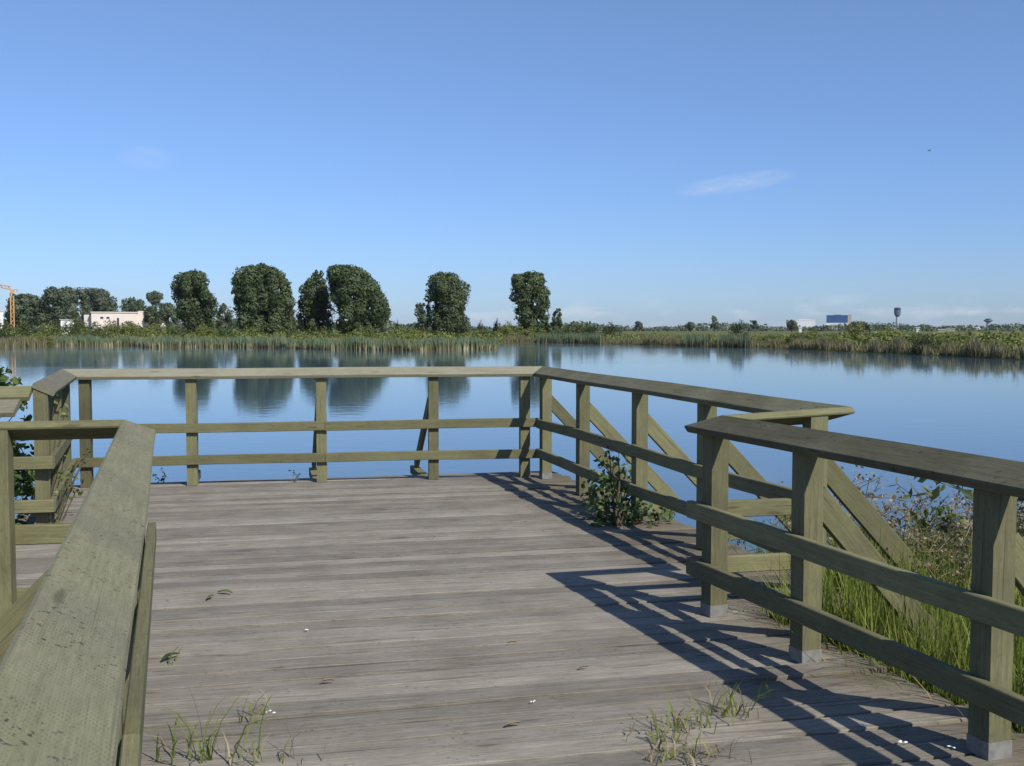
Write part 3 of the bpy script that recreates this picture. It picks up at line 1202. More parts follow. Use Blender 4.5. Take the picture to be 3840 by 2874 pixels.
def rel_label(adj, noun, col):
    l = min(LAND, key=lambda t: abs(t[0] - col))
    side = 'left of' if col < l[0] - 40 else ('right of' if col > l[0] + 40 else 'in front of')
    key = (adj, noun, side, l[1])
    _used[key] = _used.get(key, 0) + 1
    o = ['', 'second ', 'third ', 'fourth ', 'fifth ', 'sixth ', 'seventh '][_used[key] - 1]
    return f'{o}{adj} {noun} on the far shore, {side} {l[1]}'


def far_bush(col, ytop, wpx, dist, kind, adj, group='bushes on the far shore'):
    a = YAW + math.atan((col - CX) / FPX)
    x, y, _ = at_d(col, dist)
    z = land_z(dist, a)
    top = EYE - (ytop - HORIZ) / FPX * dist
    h = max(0.6, top - z)
    w = wpx / FPX * dist / 2
    o = bpy.data.objects.new('bush', random.choice(BUSH[kind]))
    o.location = (x, y, z - 0.05)
    o.scale = (w, w * random.uniform(0.7, 1.0), h * 1.02)
    o.rotation_euler.z = random.uniform(-0.4, 0.4)
    COL.objects.link(o)
    tag(o, rel_label(adj, 'bush', col), 'bush', group)
    return o


# measured bushes: column, top row, width (px of the photograph), range (m)
for b in [(2160, 1205, 130, 205, 'bush', 'mid green'), (2290, 1208, 110, 200, 'bush_d', 'dark green'), (2230, 1218, 120, 190, 'bush_d', 'low dark'),
          (1905, 1205, 120, 205, 'bush_y', 'yellow green'), (1990, 1222, 130, 190, 'bush_y', 'broad yellow'), (2090, 1225, 90, 186, 'bush', 'low green'),
          (2775, 1208, 95, 150, 'bush_d', 'round dark'), (3225, 1215, 150, 128, 'bush_y', 'pale green'), (3330, 1222, 190, 122, 'bush_y', 'broad yellow'),
          (3050, 1236, 130, 130, 'bush_y', 'low yellow'), (2980, 1245, 90, 124, 'bush', 'low green'), (3440, 1240, 150, 112, 'bush', 'mid green'),
          (3560, 1250, 170, 104, 'bush_y', 'pale green'), (3700, 1262, 170, 98, 'bush_y', 'low yellow'), (3480, 1262, 120, 97, 'bush_d', 'dark green'),
          (3250, 1268, 120, 112, 'bush_d', 'low dark'), (3840, 1262, 160, 100, 'bush', 'broad green'), (2440, 1252, 110, 165, 'bush_y', 'low yellow'),
          (2560, 1256, 120, 160, 'bush_y', 'pale green'), (2900, 1250, 110, 140, 'bush', 'mid green'),
          (60, 1205, 150, 190, 'bush', 'mid green'), (190, 1212, 110, 185, 'bush_y', 'yellow green'), (300, 1190, 80, 200, 'bush', 'bushy green'),
          (30, 1240, 120, 150, 'bush_d', 'low dark'), (150, 1250, 110, 150, 'bush_y', 'low yellow'), (350, 1235, 150, 165, 'bush', 'mid green'),
          (570, 1214, 110, 190, 'bush_y', 'yellow green'), (480, 1212, 60, 200, 'bush_y', 'low yellow'), (660, 1222, 110, 185, 'bush', 'low green'),
          (770, 1216, 110, 190, 'bush_y', 'pale green'), (850, 1222, 90, 190, 'bush', 'mid green'), (950, 1224, 100, 190, 'bush_y', 'low yellow'),
          (1080, 1222, 110, 190, 'bush', 'mid green'), (1200, 1224, 110, 190, 'bush', 'low green'), (1390, 1226, 160, 180, 'bush_y', 'broad yellow'),
          (1500, 1222, 160, 185, 'bush_y', 'pale green'), (1590, 1236, 120, 170, 'bush_y', 'low yellow'), (1820, 1232, 120, 180, 'bush', 'mid green'),
          (1800, 1200, 28, 260, 'bush_d', 'small dark'), (1862, 1194, 34, 260, 'bush_d', 'little dark'), (1490, 1200, 26, 270, 'bush_d', 'small dark'), (390, 1205, 170, 205, 'bush', 'spreading green'), (460, 1207, 150, 200, 'bush_y', 'pale green'), (530, 1205, 160, 205, 'bush', 'broad green'), (610, 1206, 100, 200, 'bush', 'leafy green'), (255, 1208, 100, 205, 'bush', 'dense green'), (205, 1200, 40, 215, 'bush_d', 'small dark'), (100, 1192, 60, 215, 'bush_d', 'tall dark')]:
    far_bush(*b)

# scrub that reads as one mass, low and mixed
SC, SN, SS = [], [], []
P, xs, r = rand_land(330, -300, 4300, 12, 75)
for (x, y, z), rr in zip(P, r):
    h = random.uniform(0.5, 1.3)
    w = random.uniform(0.8, 2.4)
    d = RNG.normal(0, 1, (60, 3))
    d /= np.linalg.norm(d, axis=1)[:, None]
    d[:, 2] = np.abs(d[:, 2])
    SC.append(np.array([x, y, z]) + d * np.array([w, w, h]) * RNG.uniform(0.6, 1.05, (60, 1)))
    SN.append(d)
for n_, x0_, x1_, d0_, d1_, h0_, h1_ in ((230, -300, 1900, 30, 75, 0.9, 2.1), (150, 2950, 4300, 8, 45, 0.9, 1.9), (70, 1900, 2950, 10, 40, 0.6, 1.4)):
    P, xs, r = rand_land(n_, x0_, x1_, d0_, d1_)
    for (x, y, z) in P:
        h = random.uniform(h0_, h1_)
        w = random.uniform(1.0, 2.8)
        d = RNG.normal(0, 1, (90, 3))
        d /= np.linalg.norm(d, axis=1)[:, None]
        d[:, 2] = np.abs(d[:, 2])
        SC.append(np.array([x, y, z]) + d * np.array([w, w, h]) * RNG.uniform(0.6, 1.05, (90, 1)))
        SN.append(d)
SC, SN = np.concatenate(SC), np.concatenate(SN)
me = leaf_cloud(SC, SN, np.full(len(SC), 0.34), None, M['bush_y'], 'scrub', 0.7, 0.5)
tag(mesh_obj('scrub', me), 'low mixed green scrub scattered over the marsh behind the shore', 'scrub', kind='stuff')

# the wooded line on the horizon, one mass of far trees
FC, FN = [], []
for i in range(900):
    col = random.uniform(-700, 4600)
    dist = random.uniform(900, 1500) if col > 2200 else random.uniform(500, 800)
    top = 1221 + 7 * math.sin(col * 0.011) + random.uniform(-7, 6)
    if col < 1480:
        top -= 16 if col > 600 else 26
    if 1480 < col < 1900:
        top += 4
    x, y, _ = at_d(col, dist)
    h = EYE - (top - HORIZ) / FPX * dist
    w = random.uniform(6, 16)
    d = RNG.normal(0, 1, (46, 3))
    d /= np.linalg.norm(d, axis=1)[:, None]
    FC.append(np.array([x, y, h * 0.42]) + d * np.array([w * 0.5, w * 0.5, h * 0.56]) * RNG.uniform(0.7, 1.05, (46, 1)))
    FN.append(d)
FC, FN = np.concatenate(FC), np.concatenate(FN)
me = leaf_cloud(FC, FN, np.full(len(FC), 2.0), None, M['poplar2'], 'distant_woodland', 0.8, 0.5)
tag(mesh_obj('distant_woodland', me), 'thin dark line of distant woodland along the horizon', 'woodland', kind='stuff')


# ------------------------------------------------------------------ trees
def tree(name, rows, dist, label, mat='poplar', clumps=80, leaves=95, leaf=0.5, sub=1.0, trunk_w=0.45, bare=0.0, group='poplars across the pond', cat='tree', hollow=()):
    """rows: (y px, x left px, x right px) outline of the crown from top to bottom at range dist"""
    k = dist / FPX
    cxm = sum((a + b) / 2 for _, a, b in rows) / len(rows)
    a0 = YAW + math.atan((cxm - CX) / FPX)
    bx, by, _ = at_d(cxm, dist)
    gz = land_z(dist, a0)
    ux, uy = math.cos(a0), -math.sin(a0)        # across the line of sight
    vx, vy = math.sin(a0), math.cos(a0)         # along it
    root = empty(name, (bx, by, gz), label, cat, group)
    ys = [q[0] for q in rows]
    L = [(q[1] - cxm) * k for q in rows]
    Rr = [(q[2] - cxm) * k for q in rows]
    Z = [EYE - (q - HORIZ) * k - gz for q in ys]
    Z[0] -= 0.02 * (Z[0] - Z[-1])
    ztop, zbot = Z[0], Z[-1]
    zs = np.array(Z[::-1])
    Ls, Rs = np.array(L[::-1]), np.array(Rr[::-1])
    C, Nn, Vv = [], [], []
    tips = []
    # gaps in the crown where the sky shows through, more of them round the rim and low down
    gaps = list(hollow)
    for i in range(2):
        yy = random.uniform(ys[0] + 0.15 * (ys[-1] - ys[0]), ys[-1] - 0.12 * (ys[-1] - ys[0]))
        l_, r_ = float(np.interp(yy, ys, [q[1] for q in rows])), float(np.interp(yy, ys, [q[2] for q in rows]))
        fx = random.choice((random.uniform(-0.05, 0.12), random.uniform(0.88, 1.05), random.uniform(0.15, 0.85)))
        gaps.append((l_ + (r_ - l_) * fx, yy, (r_ - l_) * random.uniform(0.05, 0.11)))
    lobes = max(9, int(clumps * 0.5))
    for i in range(lobes):
        u = (i + random.random()) / lobes
        z = zbot + (ztop - zbot) * (u ** 1.1)
        l, r_ = float(np.interp(z, zs, Ls)), float(np.interp(z, zs, Rs))
        c, hw = (l + r_) / 2, (r_ - l) / 2
        s = max(0.9, hw) * random.uniform(0.22, 0.40)
        s = max(s, 0.35)
        th = i * 2.39996 + random.uniform(-0.5, 0.5)
        rad = math.sqrt(random.uniform(0.03, 1)) * max(0.0, hw * random.uniform(0.92, 1.08) - s * 0.6)
        px, pd = c + rad * math.cos(th), rad * math.sin(th)
        sv = s * random.uniform(1.1, 1.75)
        zc_ = min(z, ztop - sv * 0.95 + random.uniform(-0.6, 0.1))
        tol = random.uniform(0.3, 0.8)
        for _ in range(24):
            zt_ = zc_ + sv * tol
            if zt_ < ztop and float(np.interp(zt_, zs, Ls)) < px < float(np.interp(zt_, zs, Rs)):
                break
            zc_ -= 0.35
        zc_ = max(zc_, zbot)
        skip = False
        for (hx, hy, hr) in gaps:
            if math.hypot(px - (hx - cxm) * k, zc_ + gz - (EYE - (hy - HORIZ) * k)) < hr * k * 0.45:
                skip = True
        if skip:
            continue
        n = int(1.9 * 4 * math.pi * s * sv / (0.5 * 0.75 * leaf * leaf)) // 2 + 20
        d = RNG.normal(0, 1, (n, 3))
        d /= np.linalg.norm(d, axis=1)[:, None]
        rj = 0.94 + 0.15 * np.sin(d[:, :1] * 5 + i) * np.sin(d[:, 1:2] * 6 + 2 * i) + 0.12 * np.sin(d[:, 2:] * 8 + 3 * i)
        loc = d * np.array([s, s, sv]) * rj * (RNG.uniform(0.5, 1.12, (n, 1)) ** 0.45)
        q = np.empty((n, 3))
        q[:, 0] = ux * (px + loc[:, 0]) + vx * (pd + loc[:, 1]) + bx
        q[:, 1] = uy * (px + loc[:, 0]) + vy * (pd + loc[:, 1]) + by
        q[:, 2] = zc_ + loc[:, 2] + gz
        q[:, 2] = np.maximum(q[:, 2], gz + 0.2)
        # leaves thin out inside the gaps
        keep = np.ones(n, bool)
        lx = px + loc[:, 0]
        for (hx, hy, hr) in gaps:
            keep &= np.hypot(lx - (hx - cxm) * k, q[:, 2] - (EYE - (hy - HORIZ) * k)) > hr * k * RNG.uniform(0.2, 1.1, n)
        # the crown keeps to its measured outline, with a ragged edge
        zl = q[:, 2] - gz
        edge = k * (RNG.uniform(-9, 5, n) + 5 * np.sin(zl * 2.3 + i) + 3 * np.sin(zl * 5.1))
        keep &= (lx > np.interp(zl, zs, Ls) - edge) & (lx < np.interp(zl, zs, Rs) + edge) & (zl < ztop + k * RNG.uniform(-3, 3, n))
        q, d, n = q[keep], d[keep], int(keep.sum())
        if n < 3:
            continue
        C.append(q)
        Nn.append(np.stack([ux * d[:, 0] + vx * d[:, 1], uy * d[:, 0] + vy * d[:, 1], d[:, 2]], 1))
        base = random.random()
        Vv.append(np.clip(base * 0.55 + RNG.uniform(0, 0.45, n), 0, 1))
        tips.append((ux * px + vx * pd, uy * px + vy * pd, zc_))
    C, Nn, Vv = np.concatenate(C) - np.array([bx, by, gz]), np.concatenate(Nn), np.concatenate(Vv)
    me = leaf_cloud(C, Nn, np.full(len(C), leaf), Vv, M[mat], 'crown', 0.75, 0.38)
    mesh_obj('crown', me, root)
    m = MB()
    H = ztop
    tw = trunk_w
    org = Vector((bx, by, gz))
    m.tube([org + Vector((0, 0, -0.3)), org + Vector((0.1 * tw, 0, H * 0.25)), org + Vector((0.3, 0.1, H * 0.55)), org + Vector((0.1, 0.2, H * 0.85))],
           [tw * 1.25, tw * 0.9, tw * 0.55, tw * 0.12], 8)
    random.shuffle(tips)
    for t in tips[:min(16, len(tips))]:
        z0 = max(0.08 * H, min(t[2] * 0.45, H * 0.5))
        st = Vector((0.1, 0, z0))
        mid = Vector((t[0] * 0.5, t[1] * 0.5, z0 + (t[2] - z0) * 0.6))
        m.tube([org + st, org + mid, org + Vector(t)], [tw * 0.42, tw * 0.26, tw * 0.08], 5)
    m.build('trunk', M['bark'], root)
    return root


D0 = 255
tree('poplar_tree', [(1019, 705, 745), (1030, 685, 762), (1045, 663, 780), (1060, 653, 789), (1095, 645, 799), (1125, 650, 806), (1165, 660, 814), (1210, 672, 808), (1236, 680, 804)], D0,
     'leftmost tall poplar, a narrow dense column right of the pale building', clumps=105, leaves=125)
tree('poplar_tree', [(992, 970, 1000), (1003, 946, 1014), (1015, 903, 1034), (1035, 883, 1064), (1080, 876, 1094), (1125, 886, 1112), (1165, 888, 1112), (1210, 882, 1106), (1240, 882, 1106)], D0,
     'second tall poplar from the left, broad dense and rounded', clumps=150, leaves=125)
tree('poplar_tree', [(1009, 1180, 1200), (1030, 1166, 1216), (1058, 1146, 1234), (1093, 1118, 1250), (1125, 1108, 1258), (1170, 1112, 1254), (1238, 1114, 1250)], D0 + 4,
     'slender pointed poplar pressed against the left side of the widest poplar', clumps=75, leaves=115)
tree('poplar_tree', [(992, 1258, 1286), (1003, 1240, 1345), (1028, 1218, 1376), (1050, 1210, 1408), (1089, 1222, 1434), (1124, 1228, 1448), (1158, 1245, 1466), (1193, 1250, 1474), (1220, 1255, 1440), (1240, 1250, 1400)], D0 - 4,
     'widest poplar with sky showing through its lower branches', clumps=150, leaves=115,
     hollow=((1262, 1160, 20), (1265, 1185, 26), (1245, 1195, 20), (1350, 1190, 15), (1385, 1160, 12), (1300, 1200, 14)))
tree('poplar_tree', [(1017, 1650, 1685), (1028, 1630, 1710), (1045, 1610, 1742), (1070, 1594, 1766), (1110, 1592, 1776), (1145, 1602, 1770), (1180, 1606, 1764), (1240, 1598, 1768)], D0,
     'fourth tall poplar, round crown narrowing to a thin gap at lower left', clumps=105, leaves=120, hollow=((1622, 1140, 16), (1755, 1165, 12)))
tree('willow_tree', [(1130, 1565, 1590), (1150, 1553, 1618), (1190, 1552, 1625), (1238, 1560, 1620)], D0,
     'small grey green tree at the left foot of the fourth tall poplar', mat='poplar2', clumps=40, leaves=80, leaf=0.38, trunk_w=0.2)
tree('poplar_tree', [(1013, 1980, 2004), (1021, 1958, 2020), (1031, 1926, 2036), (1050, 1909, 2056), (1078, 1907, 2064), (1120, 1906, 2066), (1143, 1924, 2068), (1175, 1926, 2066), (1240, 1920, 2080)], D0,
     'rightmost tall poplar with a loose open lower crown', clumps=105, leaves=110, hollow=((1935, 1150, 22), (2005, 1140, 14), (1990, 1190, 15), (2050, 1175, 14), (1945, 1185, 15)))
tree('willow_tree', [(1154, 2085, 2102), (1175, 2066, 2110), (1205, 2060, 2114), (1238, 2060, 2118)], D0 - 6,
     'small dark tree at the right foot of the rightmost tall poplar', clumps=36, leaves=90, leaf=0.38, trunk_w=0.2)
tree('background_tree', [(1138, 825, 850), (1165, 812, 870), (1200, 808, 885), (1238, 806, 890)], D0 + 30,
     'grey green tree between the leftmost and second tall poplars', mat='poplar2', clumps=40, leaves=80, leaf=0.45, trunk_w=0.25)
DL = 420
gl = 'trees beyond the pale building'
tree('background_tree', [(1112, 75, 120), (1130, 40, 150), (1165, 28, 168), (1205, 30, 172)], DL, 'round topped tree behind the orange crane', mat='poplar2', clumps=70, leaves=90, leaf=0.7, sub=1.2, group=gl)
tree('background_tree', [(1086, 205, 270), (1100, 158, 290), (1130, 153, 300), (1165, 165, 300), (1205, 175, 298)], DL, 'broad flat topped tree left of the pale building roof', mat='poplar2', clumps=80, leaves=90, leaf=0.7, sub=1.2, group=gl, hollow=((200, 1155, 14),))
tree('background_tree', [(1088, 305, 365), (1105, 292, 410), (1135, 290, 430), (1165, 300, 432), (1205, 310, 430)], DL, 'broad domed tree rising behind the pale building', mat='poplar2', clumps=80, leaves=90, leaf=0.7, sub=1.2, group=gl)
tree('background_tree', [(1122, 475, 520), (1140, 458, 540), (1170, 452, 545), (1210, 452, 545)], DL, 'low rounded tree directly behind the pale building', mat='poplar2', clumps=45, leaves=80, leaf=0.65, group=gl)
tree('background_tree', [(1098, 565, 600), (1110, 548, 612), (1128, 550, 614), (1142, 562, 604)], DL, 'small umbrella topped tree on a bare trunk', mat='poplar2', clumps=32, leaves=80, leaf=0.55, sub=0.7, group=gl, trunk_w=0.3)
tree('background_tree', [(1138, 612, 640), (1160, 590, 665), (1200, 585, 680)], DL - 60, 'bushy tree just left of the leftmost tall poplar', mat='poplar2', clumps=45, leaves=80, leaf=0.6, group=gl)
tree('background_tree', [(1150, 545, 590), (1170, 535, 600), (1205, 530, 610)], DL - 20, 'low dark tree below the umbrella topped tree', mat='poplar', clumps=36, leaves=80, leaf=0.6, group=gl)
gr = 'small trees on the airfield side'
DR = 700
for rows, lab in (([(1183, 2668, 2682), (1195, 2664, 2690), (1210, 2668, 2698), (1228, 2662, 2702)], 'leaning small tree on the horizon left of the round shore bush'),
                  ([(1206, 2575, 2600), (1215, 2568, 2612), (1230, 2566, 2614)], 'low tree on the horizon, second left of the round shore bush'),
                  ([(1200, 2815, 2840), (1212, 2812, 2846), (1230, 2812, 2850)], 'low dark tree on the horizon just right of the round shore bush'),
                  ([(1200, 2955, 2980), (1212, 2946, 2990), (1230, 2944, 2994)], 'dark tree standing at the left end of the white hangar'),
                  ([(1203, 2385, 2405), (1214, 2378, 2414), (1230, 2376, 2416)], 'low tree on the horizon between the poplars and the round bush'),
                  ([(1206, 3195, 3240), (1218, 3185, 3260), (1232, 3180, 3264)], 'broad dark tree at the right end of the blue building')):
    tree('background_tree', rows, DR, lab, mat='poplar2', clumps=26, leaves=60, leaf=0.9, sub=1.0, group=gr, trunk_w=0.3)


# ------------------------------------------------------------------ far buildings and the crane
def far_mat(name, col, rough=0.8):
    return simple_mat(name, col, rough, 0, 0.4, 0.06)


M['pink'] = far_mat('pale_pink_wall', (0.70, 0.61, 0.53))
M['pinkroof'] = far_mat('pale_roof', (0.6, 0.55, 0.5))
M['whitewall'] = far_mat('white_wall', (0.72, 0.72, 0.72))
M['creamwall'] = far_mat('cream_wall', (0.45, 0.40, 0.30))
M['blueglass'] = simple_mat('blue_glass', (0.035, 0.10, 0.24), 0.25, 0, 0.3, 0.2, 0.5)
M['darkglass'] = simple_mat('dark_window', (0.03, 0.035, 0.045), 0.3)
M['towerblue'] = simple_mat('tower_cladding', (0.10, 0.13, 0.20), 0.6)
M['towerstem'] = simple_mat('tower_concrete', (0.36, 0.38, 0.42), 0.8)
M['orange'] = simple_mat('crane_orange', (0.52, 0.30, 0.13), 0.6)


class FarFrame:
    """local frame facing the viewer: across (u), depth (v), up"""

    def __init__(s, col, dist):
        s.col, s.dist, s.k = col, dist, dist / FPX
        s.a = YAW + math.atan((col - CX) / FPX)
        s.x, s.y, _ = at_d(col, dist)
        s.gz = land_z(dist, s.a)

    def px(s, c, r):       # photograph column/row to local across / height
        return (c - s.col) * s.k, EYE - (r - HORIZ) * s.k

    def pt(s, u, v, z):
        return (s.x + u * math.cos(s.a) + v * math.sin(s.a), s.y - u * math.sin(s.a) + v * math.cos(s.a), z)

    def box(s, m, u0, u1, v0, v1, z0, z1):
        m.hexa([s.pt(u0, v0, z0), s.pt(u1, v0, z0), s.pt(u1, v1, z0), s.pt(u0, v1, z0), s.pt(u0, v0, z1), s.pt(u1, v0, z1), s.pt(u1, v1, z1), s.pt(u0, v1, z1)])

    def part(s, name, mat, parent, *boxes):
        m = MB()
        for b in boxes:
            s.box(m, *b)
        o = m.build(name, mat, parent)
        fix_normals(o.data)
        return o


def building(col0, col1, top, dist, name, label, wall, cat='building', depth=None, roof=None, windows=(), group=None, parapet=0.4):
    f = FarFrame((col0 + col1) / 2, dist)
    root = empty(name, (f.x, f.y, f.gz), label, cat, group)
    u0, z1 = f.px(col0, top)
    u1, _ = f.px(col1, top)
    dp = depth or (u1 - u0) * 0.6
    f.part('wall', M[wall], root, (u0, u1, 0, dp, f.gz - 0.3, z1))
    f.part('roof', M[roof or 'pinkroof'], root, (u0 - 0.3, u1 + 0.3, -0.3, dp + 0.3, z1 + 0.003, z1 + parapet))
    for (c0, c1, r0, r1) in windows:
        a, zt = f.px(c0, r0)
        b, zb = f.px(c1, r1)
        w = f.part('window', M['whitewall'], root, (a - 0.12, b + 0.12, -0.06, 0.1, zb - 0.12, zt + 0.12))
        f.part('pane', M['darkglass'], w, (a, b, -0.09, 0.05, zb, zt))
    return root, f


# long pale pink building with a raised right-hand block
DB = 400
root, f = building(355, 505, 1178, DB, 'pale_building', 'long low pale pink flat roofed building among trees at left', 'pink', depth=14, parapet=0.35,
                   windows=((384, 394, 1192, 1199), (404, 414, 1192, 1199)))
u0, z1 = f.px(505, 1174)
u1, _ = f.px(576, 1174)
f.part('wing', M['pink'], root, (u0, u1, 1.0, 12, f.gz - 0.3, z1))
u2, z2 = f.px(600, 1198)
f.part('annex', M['whitewall'], root, (u1, u2, 2.0, 9, f.gz - 0.3, z2))
ua, za = f.px(510, 1171)
ub, _ = f.px(545, 1171)
f.part('parapet', M['whitewall'], root, (ua, ub, 0.9, 6, z1 + 0.003, za))
d0_, zt = f.px(438, 1196)
d1_, zb = f.px(445, 1213)
f.part('door', M['darkglass'], root, (d0_, d1_, -0.06, 0.1, f.gz, zt))
c0_, _ = f.px(350, 1180)
c1_, _ = f.px(365, 1180)
f.part('corner_panel', M['pinkroof'], root, (c0_ - 2.0, c0_ + 0.9, 3, 10, f.gz - 0.3, f.px(350, 1185)[1]))
gw = 'small white buildings by the crane'
building(62, 115, 1176, 520, 'white_shed', 'white low building just right of the crane mast', 'whitewall', group=gw)
building(172, 204, 1179, 500, 'white_shed', 'small bright white building beneath the broad flat topped tree', 'whitewall', group=gw)
building(232, 275, 1203, 330, 'white_shed', 'low white strip of building peeping over the scrub', 'whitewall', group=gw, parapet=0.15)
building(306, 330, 1192, 420, 'white_shed', 'tiny white building touching the left end of the pale building', 'whitewall', group=gw)
building(-40, 8, 1175, 520, 'white_shed', 'pale building cut by the left picture edge', 'whitewall', group=gw)

# tower crane
f = FarFrame(48, 385)
root = empty('tower_crane', (f.x, f.y, f.gz), 'orange tower crane at the far left behind the trees', 'crane')
mw = 0.48
_, zt = f.px(48, 1106)
m = MB()
for su in (-1, 1):
    for sv in (-1, 1):
        f.box(m, su * mw - 0.15, su * mw + 0.15, sv * mw - 0.15, sv * mw + 0.15, f.gz, zt)
z = f.gz
i = 0
while z < zt - 1.3:
    for sv in (-1, 1):
        s_ = 1 if i % 2 else -1
        m.tube([f.pt(-mw * s_, sv * mw, z), f.pt(mw * s_, sv * mw, z + 1.3)], [0.13, 0.13], 4)
        m.tube([f.pt(sv * mw, -mw * s_, z), f.pt(sv * mw, mw * s_, z + 1.3)], [0.13, 0.13], 4)
    z += 1.3
    i += 1
o = m.build('mast', M['orange'], root)
ue, ze = f.px(-90, 1074)
uj, zj = f.px(46, 1102)
m = MB()
for sv in (-0.4, 0.4):
    m.tube([f.pt(uj, sv, zj), f.pt(ue, sv, ze)], [0.16, 0.15], 5)
m.tube([f.pt(uj, 0, zj + 1.0), f.pt(ue, 0, ze + 0.6)], [0.16, 0.15], 5)
for i in range(12):
    a, b = i / 12, (i + 1) / 12
    A_ = f.pt(uj + (ue - uj) * a, -0.4 if i % 2 else 0.4, zj + (ze - zj) * a)
    B_ = f.pt(uj + (ue - uj) * b, 0, zj + 0.9 + (ze - zj) * b)
    m.tube([A_, B_], [0.13, 0.13], 4)
m.build('jib', M['orange'], root)
f.part('cab', M['orange'], root, (-0.7, 0.8, -1.5, -0.7, zj - 1.3, zj))
f.part('counter_jib', M['orange'], root, (0, 2.0, -0.5, 0.5, zj - 0.2, zj + 0.12))
f.part('counterweight', M['towerstem'], root, (1.3, 2.0, -0.5, 0.5, zj - 0.9, zj - 0.203))

# airfield side
DA = 2000
root, f = building(3102, 3175, 1187, DA, 'glass_building', 'dark blue glass fronted block on the right hand horizon', 'blueglass', depth=14, roof='towerblue', parapet=1.0)
for i in range(6):
    c = 3104 + i * 12
    a, zt = f.px(c + 1, 1190)
    b, zb = f.px(c + 10, 1210)
    f.part('pane', M['blueglass'], root, (a, b, -0.25, 0.1, zb, zt))
u0, z0 = f.px(3100, 1213)
u1, z1 = f.px(3178, 1218)
f.part('podium', M['whitewall'], root, (u0, u1, -2, 16, f.gz, z0))
ua, za = f.px(3128, 1183)
ub, _ = f.px(3152, 1183)
f.part('plant_room', M['towerblue'], root, (ua, ub, 3, 9, f.px(0, 1187)[1] + 1.003, za))
root, f = building(3180, 3192, 1184, DA + 30, 'cream_tower_block', 'narrow cream block beside the blue glass building', 'creamwall', depth=8)
root, f = building(2982, 3054, 1204, DA, 'white_hangar', 'bright white hangar with a low arched roof on the horizon', 'whitewall', depth=30, roof='whitewall', parapet=0.6)
m = MB()
u0, z0 = f.px(2982, 1204)
u1, _ = f.px(3054, 1204)
n = 8
arc = [(u0 + (u1 - u0) * i / n, z0 + 0.603 + 2.0 * math.sin(math.pi * i / n)) for i in range(n + 1)]
for i in range(n):
    (ua, za), (ub, zb) = arc[i], arc[i + 1]
    m.hexa([f.pt(ua, 0, z0 + 0.602), f.pt(ub, 0, z0 + 0.602), f.pt(ub, 28, z0 + 0.602), f.pt(ua, 28, z0 + 0.602), f.pt(ua, 0, za + 0.01), f.pt(ub, 0, zb + 0.01), f.pt(ub, 28, zb + 0.01), f.pt(ua, 28, za + 0.01)])
o = m.build('arched_roof', M['whitewall'], root)


def lathe(f, prof, name, mat, parent, n=14):
    m = MB()
    pts = [f.pt(0, 0, z) for z, r in prof]
    m.tube(pts, [r for z, r in prof], n)
    return m.build(name, mat, parent)


f = FarFrame(3364, DA)
root = empty('control_tower', (f.x, f.y, f.gz), 'airport control tower with a tall bulbous dark head', 'tower')
zz = lambda r: f.px(0, r)[1]
lathe(f, [(f.gz, 3.0), (zz(1192), 2.2)], 'shaft', M['towerstem'], root)
lathe(f, [(zz(1192) + 0.01, 2.6), (zz(1184), 5.2), (zz(1174), 5.9), (zz(1168), 5.9)], 'head', M['towerblue'], root)
lathe(f, [(zz(1168) + 0.01, 5.3), (zz(1162), 5.8)], 'cab', M['darkglass'], root)
lathe(f, [(zz(1162) + 0.01, 6.0), (zz(1159), 4.0)], 'roof', M['towerblue'], root)
lathe(f, [(zz(1159) + 0.01, 0.3), (zz(1152), 0.1)], 'mast', M['towerstem'], root, 6)
f = FarFrame(3705, DA)
root = empty('radar_tower', (f.x, f.y, f.gz), 'mushroom shaped tower near the right end of the horizon', 'tower')
lathe(f, [(f.gz, 3.4), (zz(1212), 3.0)], 'shaft', M['towerstem'], root)
lathe(f, [(zz(1212) + 0.01, 3.2), (zz(1207), 7.5), (zz(1203), 7.0)], 'head', M['towerblue'], root)
lathe(f, [(zz(1203) + 0.01, 5.0), (zz(1199), 3.5)], 'roof', M['darkglass'], root)
ga = 'low airport buildings'
building(3570, 3640, 1222, DA - 100, 'airport_building', 'low white airport building left of the mushroom shaped tower', 'whitewall', group=ga, roof='whitewall')
building(3645, 3690, 1224, DA - 60, 'airport_building', 'pale airport building at the foot of the mushroom shaped tower', 'whitewall', group=ga, roof='towerstem')
building(3715, 3750, 1223, DA - 40, 'airport_building', 'white airport building right of the mushroom shaped tower', 'whitewall', group=ga, roof='whitewall')
building(3520, 3545, 1237, 700, 'field_hut', 'cream hut in the field below the airport buildings', 'creamwall', group='huts in the field', roof='whitewall')
building(3436, 3447, 1231, 650, 'field_hut', 'tiny white hut in the field right of the control tower', 'whitewall', group='huts in the field', roof='whitewall')
building(2996, 3006, 1231, 650, 'field_hut', 'tiny white hut in the field below the white hangar', 'whitewall', group='huts in the field', roof='whitewall')
building(3552, 3580, 1234, 900, 'field_hut', 'pale barn in the field left of the mushroom shaped tower', 'creamwall', group='huts in the field', roof='pinkroof')

